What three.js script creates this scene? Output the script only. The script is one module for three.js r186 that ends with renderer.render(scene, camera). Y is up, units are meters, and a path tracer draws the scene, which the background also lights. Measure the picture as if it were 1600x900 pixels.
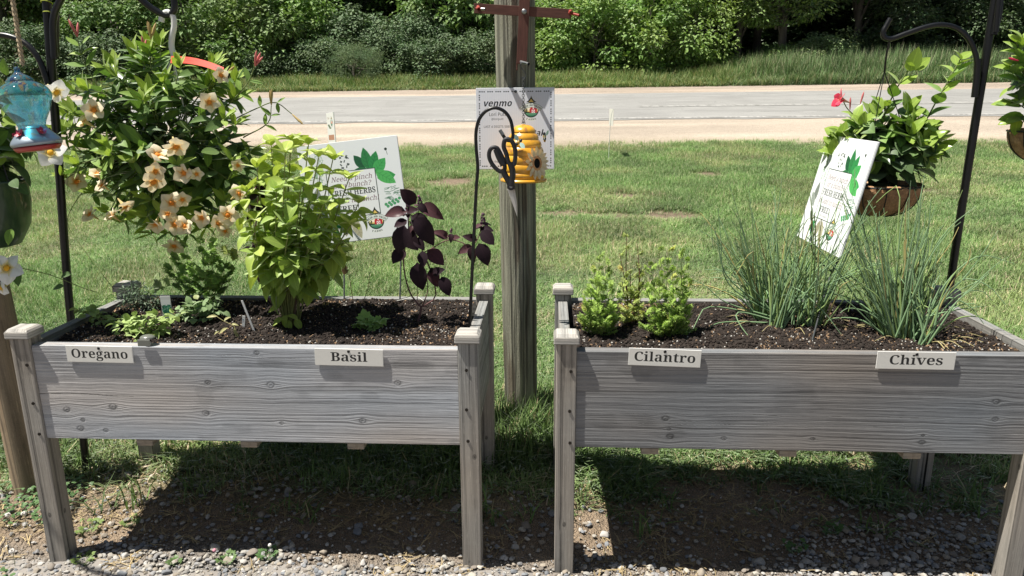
import * as THREE from 'three';
import { RoundedBoxGeometry } from 'three/addons/geometries/RoundedBoxGeometry.js';
import { mergeGeometries } from 'three/addons/utils/BufferGeometryUtils.js';

// ---------------------------------------------------------------- camera, sky, sun, exposure
const scene = new THREE.Scene();
const camera = new THREE.PerspectiveCamera(42.74, 16 / 9, 0.05, 3000);
camera.rotation.order = 'YXZ';
camera.rotation.set(THREE.MathUtils.degToRad(-14.25), THREE.MathUtils.degToRad(2.9), THREE.MathUtils.degToRad(-0.35));
camera.position.set(0, 1.245, 1.793);
camera.updateMatrixWorld(true);
const SUN = new THREE.Vector3(-0.42, 1, 0.105).normalize(), SKY = 0.165;
{ // clear midday sky, computed
  const W = 256, H = 128, d = new Float32Array(W * H * 4), v = new THREE.Vector3();
  for (let j = 0; j < H; j++) for (let i = 0; i < W; i++) {
    const th = (j + 0.5) / H * Math.PI - Math.PI / 2, ph = (i + 0.5) / W * 2 * Math.PI - Math.PI; v.set(Math.cos(th) * Math.cos(ph), Math.sin(th), Math.cos(th) * Math.sin(ph));
    const h = Math.max(0, v.y), t = Math.pow(1 - h, 3), g = 0.5 * Math.pow(Math.max(0, v.dot(SUN)), 14), k = v.y < 0 ? 0.5 : 1, o = (j * W + i) * 4;
    d[o] = SKY * k * (0.42 + 0.5 * t + g); d[o + 1] = SKY * k * (0.58 + 0.42 * t + g * 0.95); d[o + 2] = SKY * k * (0.88 + 0.22 * t + g * 0.85); d[o + 3] = 1;
  }
  const sky = new THREE.DataTexture(d, W, H, THREE.RGBAFormat, THREE.FloatType); sky.mapping = THREE.EquirectangularReflectionMapping; sky.magFilter = sky.minFilter = THREE.LinearFilter; sky.needsUpdate = true;
  scene.background = sky; scene.environment = sky;
}
const sun = new THREE.DirectionalLight(new THREE.Color(1, 0.955, 0.87), 5);
sun.name = 'sun'; sun.position.copy(SUN).multiplyScalar(40); sun.target.position.set(0, 0, 0);
sun.castShadow = true; sun.shadow.mapSize.set(4096, 4096);
Object.assign(sun.shadow.camera, { left: -25, right: 25, top: 25, bottom: -25, near: 1, far: 120 });
scene.add(sun, sun.target);
const renderer = new THREE.WebGLRenderer({ antialias: true });
renderer.shadowMap.enabled = true;
renderer.toneMapping = THREE.LinearToneMapping;
renderer.toneMappingExposure = 1.72;

// ---------------------------------------------------------------- helpers
const V = (x, y, z) => new THREE.Vector3(x, y, z);
const rng = (s) => () => { s = (s + 0x6d2b79f5) | 0; let t = Math.imul(s ^ (s >>> 15), 1 | s); t = (t + Math.imul(t ^ (t >>> 7), 61 | t)) ^ t; return ((t ^ (t >>> 14)) >>> 0) / 4294967296; };
const hash = (x, y) => { let h = Math.imul(x | 0, 374761393) + Math.imul(y | 0, 668265263); h = Math.imul(h ^ (h >>> 13), 1274126177); return ((h ^ (h >>> 16)) >>> 0) / 4294967296; };
const sm = (t) => t * t * (3 - 2 * t), mix = (a, b, t) => a + (b - a) * t, clamp = (x, a = 0, b = 1) => Math.min(b, Math.max(a, x)), step = (a, b, x) => sm(clamp((x - a) / (b - a)));
function vn(x, y, px = 0, py = 0) {                       // value noise, optionally tiling with periods px, py
  const xi = Math.floor(x), yi = Math.floor(y), fx = sm(x - xi), fy = sm(y - yi);
  const w = (v, p) => (p ? ((v % p) + p) % p : v);
  const a = hash(w(xi, px), w(yi, py)), b = hash(w(xi + 1, px), w(yi, py)), c = hash(w(xi, px), w(yi + 1, py)), d = hash(w(xi + 1, px), w(yi + 1, py));
  return mix(mix(a, b, fx), mix(c, d, fx), fy);
}
const fbm = (x, y, o = 4, px = 0, py = 0) => { let s = 0, a = 0.5, t = 0; for (let i = 0; i < o; i++) { s += a * vn(x, y, px, py); t += a; x *= 2; y *= 2; px *= 2; py *= 2; a *= 0.5; x += 0; } return s / t; };
// pixel of the photograph -> ray, used to lay things out at their distance
const ray = (u, v) => V((u - 800) / 1150, (450 - v) / 1150, -1).applyQuaternion(camera.quaternion);
const at = (u, v, z) => { const d = ray(u, v), t = (z - camera.position.z) / d.z; return camera.position.clone().addScaledVector(d, t); };
function G(x, z) {                                        // height of the ground
  let y = (z > -30 ? -0.075 * z : 2.25 + 0.02 * (-30 - z)) + 0.006 * clamp(x, -40, 40);
  y -= (0.014 + 0.056 * step(-0.1, 0.4, x)) * Math.exp(-Math.pow((z + 0.5) / 0.45, 2)) + 0.02 * step(-0.25, 0.05, z);
  const near = clamp((z + 9) / 3) * clamp((8 - Math.abs(x)) / 2);
  if (near > 0) y += near * (0.03 * (fbm(x * 1.3 + 7, z * 1.3, 3) - 0.5) + 0.012 * (fbm(x * 9, z * 9 + 3, 2) - 0.5));
  return y;
}
const onG = (u, v) => { const d = ray(u, v); let t = 0.5; for (let i = 0; i < 4000; i++) { const p = camera.position.clone().addScaledVector(d, t); if (p.y < G(p.x, p.z)) return p; t += 0.01 + t * 0.0015; } return null; };

const used = {};
function numbered(n) { const k = used[n] = (used[n] ?? -1) + 1; return k ? n + '_' + String(k).padStart(3, '0') : n; }
function tag(o, label, category, group, kind) { if (label) o.userData.label = label; if (category) o.userData.category = category; if (group) o.userData.group = group; if (kind) o.userData.kind = kind; return o; }
function thing(name, label, category, p = V(0, 0, 0), group) { const o = new THREE.Group(); o.name = numbered(name); o.position.copy(p); scene.add(o); return tag(o, label, category, group); }
function obj(name, geo, mat, parent = scene) { const m = new THREE.Mesh(geo, mat); m.name = parent === scene ? numbered(name) : name; m.castShadow = m.receiveShadow = true; parent.add(m); return m; }
const rel = (parent, p) => p.clone().sub(parent.position);

class MB {                                                // collects geometry into one mesh
  constructor() { this.p = []; this.n = []; this.u = []; this.c = []; this.i = []; this.k = 0; }
  add(g, m, col) {
    const P = g.attributes.position, N = g.attributes.normal, U = g.attributes.uv, C = g.attributes.color, nm = m ? new THREE.Matrix3().getNormalMatrix(m) : null, a = V(0, 0, 0);
    for (let j = 0; j < P.count; j++) {
      a.fromBufferAttribute(P, j); if (m) a.applyMatrix4(m); this.p.push(a.x, a.y, a.z);
      a.fromBufferAttribute(N, j); if (nm) a.applyMatrix3(nm).normalize(); this.n.push(a.x, a.y, a.z);
      this.u.push(U ? U.getX(j) : 0, U ? U.getY(j) : 0);
      const f = C ? [C.getX(j), C.getY(j), C.getZ(j)] : [1, 1, 1];
      this.c.push(f[0] * (col ? col[0] : 1), f[1] * (col ? col[1] : 1), f[2] * (col ? col[2] : 1));
    }
    if (g.index) for (let j = 0; j < g.index.count; j++) this.i.push(g.index.getX(j) + this.k); else for (let j = 0; j < P.count; j++) this.i.push(this.k + j);
    this.k += P.count; return this;
  }
  geo() {
    const g = new THREE.BufferGeometry();
    g.setAttribute('position', new THREE.Float32BufferAttribute(this.p, 3)); g.setAttribute('normal', new THREE.Float32BufferAttribute(this.n, 3));
    g.setAttribute('uv', new THREE.Float32BufferAttribute(this.u, 2)); g.setAttribute('color', new THREE.Float32BufferAttribute(this.c, 3)); g.setIndex(this.i); return g;
  }
}
const M4 = (p, q, s = 1) => new THREE.Matrix4().compose(p, q || new THREE.Quaternion(), typeof s === 'number' ? V(s, s, s) : s);
const T = (x, y, z) => new THREE.Matrix4().makeTranslation(x, y, z);
function frame(dir, up) {                                 // quaternion with +z along dir and +y near up
  const z = dir.clone().normalize(), x = up.clone().cross(z); if (x.lengthSq() < 1e-6) x.set(1, 0, 0.01).cross(z); x.normalize();
  return new THREE.Quaternion().setFromRotationMatrix(new THREE.Matrix4().makeBasis(x, z.clone().cross(x), z));
}
const tube = (pts, r, seg = 24, rad = 8, closed = false) => new THREE.TubeGeometry(new THREE.CatmullRomCurve3(pts, closed, 'centripetal'), seg, r, rad, closed);
function taper(pts, r0, r1, seg = 8, rad = 5, flat = 1) {  // tube that thins towards its end
  const c = new THREE.CatmullRomCurve3(pts), g = new THREE.TubeGeometry(c, seg, 1, rad, false), P = g.attributes.position, q = V(0, 0, 0);
  for (let i = 0; i <= seg; i++) { const r = mix(r0, r1, i / seg); c.getPointAt(i / seg, q); for (let j = 0; j <= rad; j++) { const k = i * (rad + 1) + j; P.setXYZ(k, q.x + (P.getX(k) - q.x) * r, q.y + (P.getY(k) - q.y) * r * flat, q.z + (P.getZ(k) - q.z) * r); } }
  return g;
}
function sheet(x0, x1, z0, z1, nx, nz, dy, col, edge) {   // ground-following sheet, uv in metres
  const g = new THREE.BufferGeometry(), p = [], u = [], c = [], ix = [];
  const X = Array.isArray(x0) ? x0 : Array.from({ length: nx + 1 }, (_, i) => mix(x0, x1, i / nx)), Z = Array.isArray(z0) ? z0 : Array.from({ length: nz + 1 }, (_, i) => mix(z0, z1, i / nz));
  for (let j = 0; j < Z.length; j++) for (let i = 0; i < X.length; i++) {
    let x = X[i], z = Z[j]; if (edge) z = edge(x, z, j, Z.length - 1);
    p.push(x, G(x, z) + dy, z); u.push(x, z); if (col) c.push(...col(x, z));
  }
  const w = X.length;
  for (let j = 0; j < Z.length - 1; j++) for (let i = 0; i < w - 1; i++) { const a = j * w + i; if (Z[1] > Z[0]) ix.push(a, a + w, a + 1, a + 1, a + w, a + w + 1); else ix.push(a, a + 1, a + w, a + 1, a + w + 1, a + w); }
  g.setAttribute('position', new THREE.Float32BufferAttribute(p, 3)); g.setAttribute('uv', new THREE.Float32BufferAttribute(u, 2)); if (col) g.setAttribute('color', new THREE.Float32BufferAttribute(c, 3));
  g.setIndex(ix); g.computeVertexNormals(); return g;
}
function inst(name, geo, mat, mats, cols, parent = scene) {
  const m = new THREE.InstancedMesh(geo, mat, mats.length); m.name = parent === scene ? numbered(name) : name;
  const c = new THREE.Color();
  mats.forEach((t, i) => { m.setMatrixAt(i, t); if (cols) m.setColorAt(i, c.setRGB(...cols[i])); });
  m.castShadow = m.receiveShadow = true; m.userData.kind = 'stuff'; parent.add(m); return m;
}
// ---------------------------------------------------------------- textures
const srgb = (x) => Math.round(255 * clamp(x <= 0.0031308 ? 12.92 * x : 1.055 * Math.pow(x, 1 / 2.4) - 0.055));
function dataTex(w, h, f, color = true, repeat = true) {  // f(x, y) -> linear rgb (or a height)
  const d = new Uint8Array(w * h * 4);
  for (let y = 0; y < h; y++) for (let x = 0; x < w; x++) { const r = f(x, y), o = (y * w + x) * 4; if (color) { d[o] = srgb(r[0]); d[o + 1] = srgb(r[1]); d[o + 2] = srgb(r[2]); } else d[o] = d[o + 1] = d[o + 2] = Math.round(255 * clamp(r)); d[o + 3] = 255; }
  const t = new THREE.DataTexture(d, w, h); t.magFilter = t.minFilter = THREE.LinearFilter; if (repeat) t.wrapS = t.wrapT = THREE.RepeatWrapping;
  if (color) t.colorSpace = THREE.SRGBColorSpace; t.needsUpdate = true; return t;
}
function canvasTex(w, h, draw) { const c = document.createElement('canvas'); c.width = w; c.height = h; draw(c.getContext('2d'), w, h); const t = new THREE.CanvasTexture(c); t.colorSpace = THREE.SRGBColorSpace; return t; }
// weathered plank: grain along u, bulging round the knots [u, v, radius] (all in metres of the plank)
function plank(W, H, L, S, knots, base, seed, contrast, cracks = []) {
  const grain = [], shade = [];
  for (let j = 0; j < H; j++) for (let i = 0; i < W; i++) {
    const x = i / W * L, y = j / H * S; let v = y + 0.012 * (fbm(x * 1.7 + seed, y * 5, 2) - 0.5), ring = 0, kn = 0;
    for (const [kx, ky, kr] of knots) {
      const dx = x - kx, dy = y - ky, e = Math.exp(-(dx * dx) / (kr * kr * 9)) * Math.exp(-Math.abs(dy) / (kr * 2.6));
      v -= Math.sign(dy) * kr * 0.95 * e;
      const d = Math.hypot(dx / 1.25, dy) / kr; if (d < 1.25) { kn = Math.max(kn, step(1.25, 0.5, d)); ring = 0.5 + 0.5 * Math.sin(d * 9 + fbm(x * 60, y * 60, 2) * 3); }
    }
    const a = vn(x * 1.2 + seed * 3, v * 105), b = vn(x * 2.5 + seed, v * 290), c = vn(x * 22, v * 1300 + seed), late = step(0.6, 0.82, a), fleck = step(0.8, 0.95, vn(x * 45 + seed, v * 700));
    let g = 0.36 * late + 0.4 * b + 0.24 * c;
    if (kn) g = mix(g, 0.5 + 0.3 * ring + 0.4 * (fbm(x * 90, y * 90, 2) - 0.5), kn);
    const patch = fbm(x * 4 + seed, y * 9, 3), blot = step(0.62, 0.75, fbm(x * 11, y * 22 + seed, 3));
    let s = 1 + contrast * ((0.42 - g) * 1.5 + 0.4 * fleck) + 0.3 * (patch - 0.5) - 0.16 * blot + 0.2 * (hash(i, j + seed) - 0.5);
    s *= 1 - kn * (0.08 + 0.34 * step(0.35, 0.7, fbm(x * 120, y * 120, 2)));
    for (const [cx0, cx1, cy, th] of cracks) { const yy = cy + 0.006 * (vn(x * 9 + seed, 1) - 0.5) * 2; if (x > cx0 && x < cx1 && Math.abs(y - yy) < th * (0.4 + 0.6 * vn(x * 40, seed))) { s *= 0.35; g = 1; } }
    shade.push(s); grain.push(g);
  }
  const warm = (i, j) => fbm(i / W * L * 3 + seed, j / H * S * 8, 2);
  return { map: dataTex(W, H, (i, j) => { const s = Math.max(0.15, shade[j * W + i]), w = (warm(i, j) - 0.5) * 0.2; return [base[0] * s * (1 + w), base[1] * s, base[2] * s * (1 - w)]; }), bump: dataTex(W, H, (i, j) => 1 - grain[j * W + i], false) };
}
const std = (o) => new THREE.MeshStandardMaterial(o);
const phy = (o) => new THREE.MeshPhysicalMaterial(o);
const woodMat = (t, bs = 0.0011) => std({ map: t.map, bumpMap: t.bump, bumpScale: bs, roughness: 0.85 });
const leafMat = (col, o = {}) => phy({ color: new THREE.Color().setRGB(...col), roughness: 0.9, transmission: 0.38, thickness: 0, side: THREE.DoubleSide, clearcoat: 0.35, clearcoatRoughness: 0.35, vertexColors: true, ...o });
// ---------------------------------------------------------------- ground, road, verge
const inDirt = (x, z) => {                               // share of bare earth near the planters and on worn spots
  const n = fbm(x * 2.2 + 3, z * 2.2 + 9, 4) - 0.5;
  const far = 0.3 * step(0.05, 0.3, x) * step(1.9, 1.4, x); let d = step(-0.46 - far, -0.22 - far, z + 0.32 * n + 0.05 * Math.sin(x * 2));
  for (const [a, b, r, s] of bald) { const q = Math.hypot((x - a) / r, (z - b) / s) + 0.9 * (fbm(x * 6, z * 6, 3) - 0.5); d = Math.max(d, step(1.1, 0.6, q)); }
  return d;
};
const bald = [];
for (const [u, v, r, s] of [[1055, 340, 0.3, 0.2], [700, 287, 0.32, 0.3], [880, 335, 0.35, 0.14], [960, 338, 0.3, 0.12], [975, 308, 0.22, 0.16], [1110, 275, 0.25, 0.2], [640, 300, 0.2, 0.2], [300, 350, 0.2, 0.1], [1450, 300, 0.3, 0.14]]) { const p = onG(u, v); bald.push([p.x, p.z, r, s]); }
const line = (a, b, n) => Array.from({ length: n + 1 }, (_, i) => mix(a, b, i / n));
{
  const X = [-400, -150, -60, -30, -18, -12, -8, -5.5, ...line(-4, 4, 200), 5.5, 8, 12, 18, 30, 60, 150, 400];
  const Z = [...line(-10, -3, 40).reverse(), ].reverse();
  const zz = [-600, -300, -120, -60, -40, -30, -24, -18, -14, ...Z, ...line(-2.9, 1.2, 150), 1.5, 2, 3, 5, 9, 20, 60, 200];
  const tex = dataTex(512, 512, (x, y) => { const a = fbm(x / 16, y / 16, 4, 32, 32), b = hash(x, y), s = 0.62 + 0.5 * a + 0.35 * (b - 0.5); return [s * 0.95, s * 0.95, s * 0.95]; });
  const bmp = dataTex(512, 512, (x, y) => 0.6 * fbm(x / 12, y / 12, 4, Math.round(512 / 12), Math.round(512 / 12)) + 0.4 * hash(x >> 1, y >> 1), false);
  tex.repeat.set(1.3, 1.3); bmp.repeat.set(1.3, 1.3);
  const g = sheet(X, 0, zz, 0, 0, 0, 0, (x, z) => {
    const d = z > -10 ? inDirt(x, z) : 0, n = fbm(x * 3, z * 3 + 20, 4);
    const lawn = [mix(0.12, 0.21, n), mix(0.14, 0.21, n), mix(0.05, 0.09, n)];
    const gravel = step(-0.12, 0.08, z + 0.25 * (fbm(x * 3 + 40, z * 3, 3) - 0.5));
    const dirt = [0.3 * (0.75 + 0.5 * n), 0.225 * (0.75 + 0.5 * n), 0.155 * (0.75 + 0.5 * n)];
    const grav = [0.27, 0.25, 0.225];
    return [0, 1, 2].map((k) => mix(mix(lawn[k], dirt[k], d), grav[k], gravel * d));
  });
  tag(obj('ground', g, std({ map: tex, bumpMap: bmp, bumpScale: 0.02, vertexColors: true, roughness: 1 })), 'lawn soil and bare earth under the planters', null, null, 'structure');
}
const speckle = (seed, lo, hi) => dataTex(512, 512, (x, y) => { const h = hash((x >> 1) + seed, y >> 1), h2 = hash(x, y + seed), f = fbm(x / 32, y / 32, 4, 16, 16); const s = mix(lo, hi, 0.45 * h + 0.35 * h2 + 0.2 * f); return [s, s, s]; });
{
  const sh = speckle(5, 0.4, 1.3), rd = dataTex(1024, 1024, (x, y) => { const h = hash(x, y), st = fbm(x / 128, y / 9, 4, 8, 114), big = fbm(x / 64, y / 64, 4, 16, 16), cr = Math.abs(fbm(x / 48 + 3, y / 34, 4, 21, 30) - 0.5) < 0.006 && big > 0.5 ? 0.62 : 1, patch = step(0.6, 0.63, fbm(x / 110, y / 60 + 7, 2, 9, 17)); const s = (0.82 + 0.2 * (h - 0.5) + 0.24 * (st - 0.5) + 0.25 * (big - 0.5) + 0.06) * cr * (1 - 0.07 * patch); return [s, s, s]; }); sh.repeat.set(0.8, 0.8); rd.repeat.set(0.125, 0.125);
  const bmp = dataTex(256, 256, (x, y) => hash(x >> 1, y >> 1) * 0.6 + 0.4 * vn(x / 8, y / 8, 32, 32), false); bmp.repeat.set(0.8, 0.8);
  const shoulder = (z0, z1, edge, c0) => sheet(-60, 60, z0, z1, 480, 10, 0.006, (x, z) => { const n = fbm(x * 0.35, z * 2.2, 4), rut = 0.8 + 0.2 * step(0.2, 0.5, vn(x * 0.25, z * 6)), dirt = step(-9.6, -8.6, z) * 0.25; return [c0[0] * (0.62 + 0.76 * n) * rut * (1 - dirt), c0[1] * (0.62 + 0.76 * n) * rut * (1 - dirt), c0[2] * (0.62 + 0.76 * n) * rut * (1 - dirt * 1.3)]; }, edge);
  const wav = (x) => 0.5 * (fbm(x * 0.9, 4, 4) - 0.5) + 0.25 * (fbm(x * 3.3, 8, 3) - 0.5) - 0.012 * x;
  tag(obj('near_road_shoulder', shoulder(-12.2, -8.35, (x, z, j, n) => (j === n ? z + wav(x) : z), [0.54, 0.455, 0.365]), std({ map: sh, bumpMap: bmp, bumpScale: 0.02, vertexColors: true, roughness: 1 })), 'wide tan gravel shoulder between lawn and road', null, null, 'structure');
  tag(obj('far_road_shoulder', shoulder(-21.9, -18.4, (x, z, j, n) => (j === 0 ? z + wav(x + 50) : z), [0.5, 0.41, 0.33]), std({ map: sh, bumpMap: bmp, bumpScale: 0.02, vertexColors: true, roughness: 1 })), 'narrow gravel strip on the far side of the road', null, null, 'structure');
  const road = sheet(-60, 60, -18.7, -11.8, 240, 14, 0.014, (x, z) => { const n = fbm(x * 0.3, z * 1.5, 4), tr = 1 - 0.07 * Math.exp(-Math.pow((z + 13.4) / 0.35, 2)) - 0.07 * Math.exp(-Math.pow((z + 17) / 0.4, 2)); const s = 0.31 * (0.9 + 0.2 * n) * tr; return [s, s * 0.985, s * 0.94]; }, (x, z, j, n) => (j === n ? z + 0.4 * (fbm(x * 1.7, 2, 4) - 0.5) : z));
  tag(obj('road', road, std({ map: rd, bumpMap: bmp, bumpScale: 0.006, vertexColors: true, roughness: 0.95 })), 'pale grey asphalt road running across behind the lawn', null, null, 'structure');
  const worn = (lo, c = 0.6) => dataTex(256, 16, (x, y) => { const s = mix(lo, 1, step(0.35, 0.6, fbm(x / 10, y / 3, 3))); return [c * s, c * 0.98 * s, c * 0.93 * s]; });
  tag(obj('road_edge_line', sheet(-60, 60, -12.12, -12.0, 240, 1, 0.02), std({ map: worn(0.55, 0.5), roughness: 0.95 })), 'worn pale edge line along the near side of the road', null, null, 'structure');
  tag(obj('road_centre_line', sheet(1.9, 40, -14.7, -14.35, 120, 1, 0.02), std({ map: worn(0.72, 0.33), roughness: 0.95 })), 'faded pale line along the middle of the road', null, null, 'structure');
}
// ---------------------------------------------------------------- lawn and verge grass
function tuft(seed, n, h, w, spread, lean, c0, c1) {
  const r = rng(seed), b = new MB();
  for (let k = 0; k < n; k++) {
    const a = r() * 6.283, d = Math.sqrt(r()) * spread, hh = h * (0.5 + 0.7 * r()), le = lean * (0.2 + r()), az = r() * 6.283, ww = w * (0.7 + 0.6 * r()), dry = r();
    const bx = Math.cos(a) * d, bz = Math.sin(a) * d, dx = Math.cos(az), dz = Math.sin(az), sx = -dz * ww / 2, sz = dx * ww / 2;
    const g = new THREE.BufferGeometry(), p = [], c = [], rows = [0, 0.55, 1];
    const tw = 0.6 * (r() - 0.5) * ww;
    rows.forEach((t, i) => { const off = le * t * t * hh, y = hh * t * (1 - 0.35 * le * t), q = 1 - t * 0.35; const cx = bx + dx * off, cz = bz + dz * off; if (i < 2) p.push(cx - sx * q, y, cz - sz * q, cx + sx * q + tw * t, y, cz + sz * q); else p.push(cx, y, cz); });
    const col = dry < 0.13 ? [c1[0], c1[1], c1[2]] : c0.map((v) => v * (0.7 + 0.6 * dry));
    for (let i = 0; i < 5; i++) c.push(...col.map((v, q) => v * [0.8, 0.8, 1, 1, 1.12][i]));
    g.setAttribute('position', new THREE.Float32BufferAttribute(p, 3)); g.setAttribute('color', new THREE.Float32BufferAttribute(c, 3)); g.setIndex([0, 1, 2, 1, 3, 2, 2, 3, 4]); g.computeVertexNormals(); b.add(g);
  }
  return b.geo();
}
const grassMat = phy({ color: 0xffffff, vertexColors: true, roughness: 0.8, transmission: 0.35, thickness: 0, side: THREE.DoubleSide });
const Yq = (a) => new THREE.Quaternion().setFromAxisAngle(V(0, 1, 0), a);
{
  const G0 = [0.205, 0.318, 0.095], G1 = [0.62, 0.56, 0.34];
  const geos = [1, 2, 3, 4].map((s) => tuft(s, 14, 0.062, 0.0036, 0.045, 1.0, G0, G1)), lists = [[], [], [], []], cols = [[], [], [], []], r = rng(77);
  const edgeZ = (x) => -8.35 + 0.5 * (fbm(x * 0.9, 4, 4) - 0.5) + 0.25 * (fbm(x * 3.3, 8, 3) - 0.5) - 0.012 * x;
  let n = 0;
  for (let k = 0; k < 130000; k++) {
    const D = 2.1 + 8.6 * Math.pow(r(), 0.75), z = 1.793 - D, x = (r() * 2 - 1) * (0.78 * D + 0.6) + D * 0.05 * -1;
    if (z < edgeZ(x) - 0.35 + 1.5 * r() * fbm(x * 2 + 60, z * 2, 3) && r() > 0.025) continue; if (z > -0.3 || z < -9.6) continue;
    const d = inDirt(x, z); if (r() < d * 1.02 && r() > 0.04) continue;
    const p = fbm(x * 0.9 + 4, z * 0.9, 4), q = fbm(x * 3.1, z * 3.1 + 8, 3), dry = step(0.44, 0.66, fbm(x * 1.6 + 30, z * 1.6, 4)), i = n++ % 4, s = (0.6 + 0.75 * p) * (0.8 + 0.4 * r()) * (1 - 0.4 * d);
    lists[i].push(M4(V(x, G(x, z) - 0.004, z), Yq(r() * 6.28), V(1.1, s, 1.1)));
    const t = 0.62 + 0.75 * q; cols[i].push([t * mix(0.97, 1.3, dry), t * mix(1.04, 1.12, dry), t * mix(1, 1.3, dry)]);
  }
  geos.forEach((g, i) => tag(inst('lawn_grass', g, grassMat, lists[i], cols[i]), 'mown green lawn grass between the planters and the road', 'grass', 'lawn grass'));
  // longer grass round the pole foot and under the planters
  const tall = [5, 6, 7].map((s) => tuft(s, 16, 0.13, 0.0055, 0.04, 0.8, [0.13, 0.22, 0.05], [0.5, 0.43, 0.24])), L = [[], [], []], C = [[], [], []];
  for (let k = 0; k < 5200; k++) {
    const x = -2.1 + 3.9 * r(), z = -1.0 + 0.82 * r(), m = fbm(x * 3.3 + 9, z * 3.3, 3);
    const pole = Math.exp(-(Math.pow((x + 0.1) / 0.3, 2) + Math.pow((z + 0.72) / 0.22, 2))), lim = -0.36 + 0.5 * (fbm(x * 2.4 + 1, 5, 3) - 0.5) - 0.12 * step(-0.85, -1.05, x);
    if (z > lim && r() > 0.03) continue; if (m < (x > 0.15 ? 0.55 : 0.46) - pole && r() > 0.1) continue;
    const i = k % 3, s = (x > 0.12 ? 0.2 + 0.42 * r() : 0.3 + 0.6 * r()) + 0.6 * pole; L[i].push(M4(V(x, G(x, z) - 0.005, z), Yq(r() * 6.28), V(1, s, 1))); const t = 0.65 + 0.6 * r(); C[i].push([t, t, t]);
  }
  tall.forEach((g, i) => tag(inst('long_grass', g, grassMat, L[i], C[i]), 'longer unmown grass at the feet of pole and planters', 'grass', 'long grass under the planters'));
  const straw = new MB(); for (const [w, l, b] of [[0.0016, 0.05, 0.006], [0.0022, 0.03, 0.003]]) straw.add(new THREE.PlaneGeometry(w, l, 1, 3).rotateX(-Math.PI / 2), M4(V(w * 3, b * 0.3, 0), Yq(b * 100)));
  const LS = [], CS = []; for (let k = 0; k < 7000; k++) { const x = -2 + 3.8 * r(), z = -0.95 + 1.0 * r(), d = inDirt(x, z); if (fbm(x * 5, z * 5 + 40, 3) < 0.43 || (d < 0.2 && r() > 0.5)) continue; LS.push(M4(V(x, G(x, z) + 0.003 + 0.006 * r(), z), new THREE.Quaternion().setFromEuler(new THREE.Euler((r() - 0.5) * 0.5, r() * 6.28, (r() - 0.5) * 0.5)), 0.5 + 0.8 * r())); const t = 0.6 + 0.6 * r(); CS.push([0.4 * t, 0.31 * t, 0.17 * t]); }
  tag(inst('dry_straw', straw.geo(), std({ roughness: 1, side: THREE.DoubleSide }), LS, CS), 'dry straw and grass litter on the bare earth', 'straw');
  // tall verge beyond the road
  const ver = [11, 12, 13].map((s) => tuft(s, 22, 0.62, 0.018, 0.2, 0.45, [0.15, 0.25, 0.065], [0.42, 0.42, 0.2])), L2 = [[], [], []], C2 = [[], [], []];
  for (let k = 0; k < 15000; k++) {
    const x = -24 + 48 * r(), z = -21.5 - 6 * Math.pow(r(), 1.3), i = k % 3, p = fbm(x * 0.5, z * 0.5 + 3, 3), right = step(4.5, 8, x), edge = step(0, 1.2, -21.5 - z + (fbm(x * 1.5, 3, 3) - 0.5) * 0.8), s = (0.42 + 0.5 * p + 0.85 * right) * (0.35 + 0.65 * edge) * (0.8 + 0.4 * r());
    L2[i].push(M4(V(x, G(x, z) - 0.01, z), Yq(r() * 6.28), V(1, s, 1))); const t = 0.7 + 0.55 * p; C2[i].push([t * mix(1.05, 0.95, right), t * mix(1.02, 1, right), t * mix(0.9, 1.2, right)]);
  }
  ver.forEach((g, i) => tag(inst('verge_grass', g, grassMat, L2[i], C2[i]), 'tall wild grass along the far edge of the road', 'grass', 'tall verge grass'));
}
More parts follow.
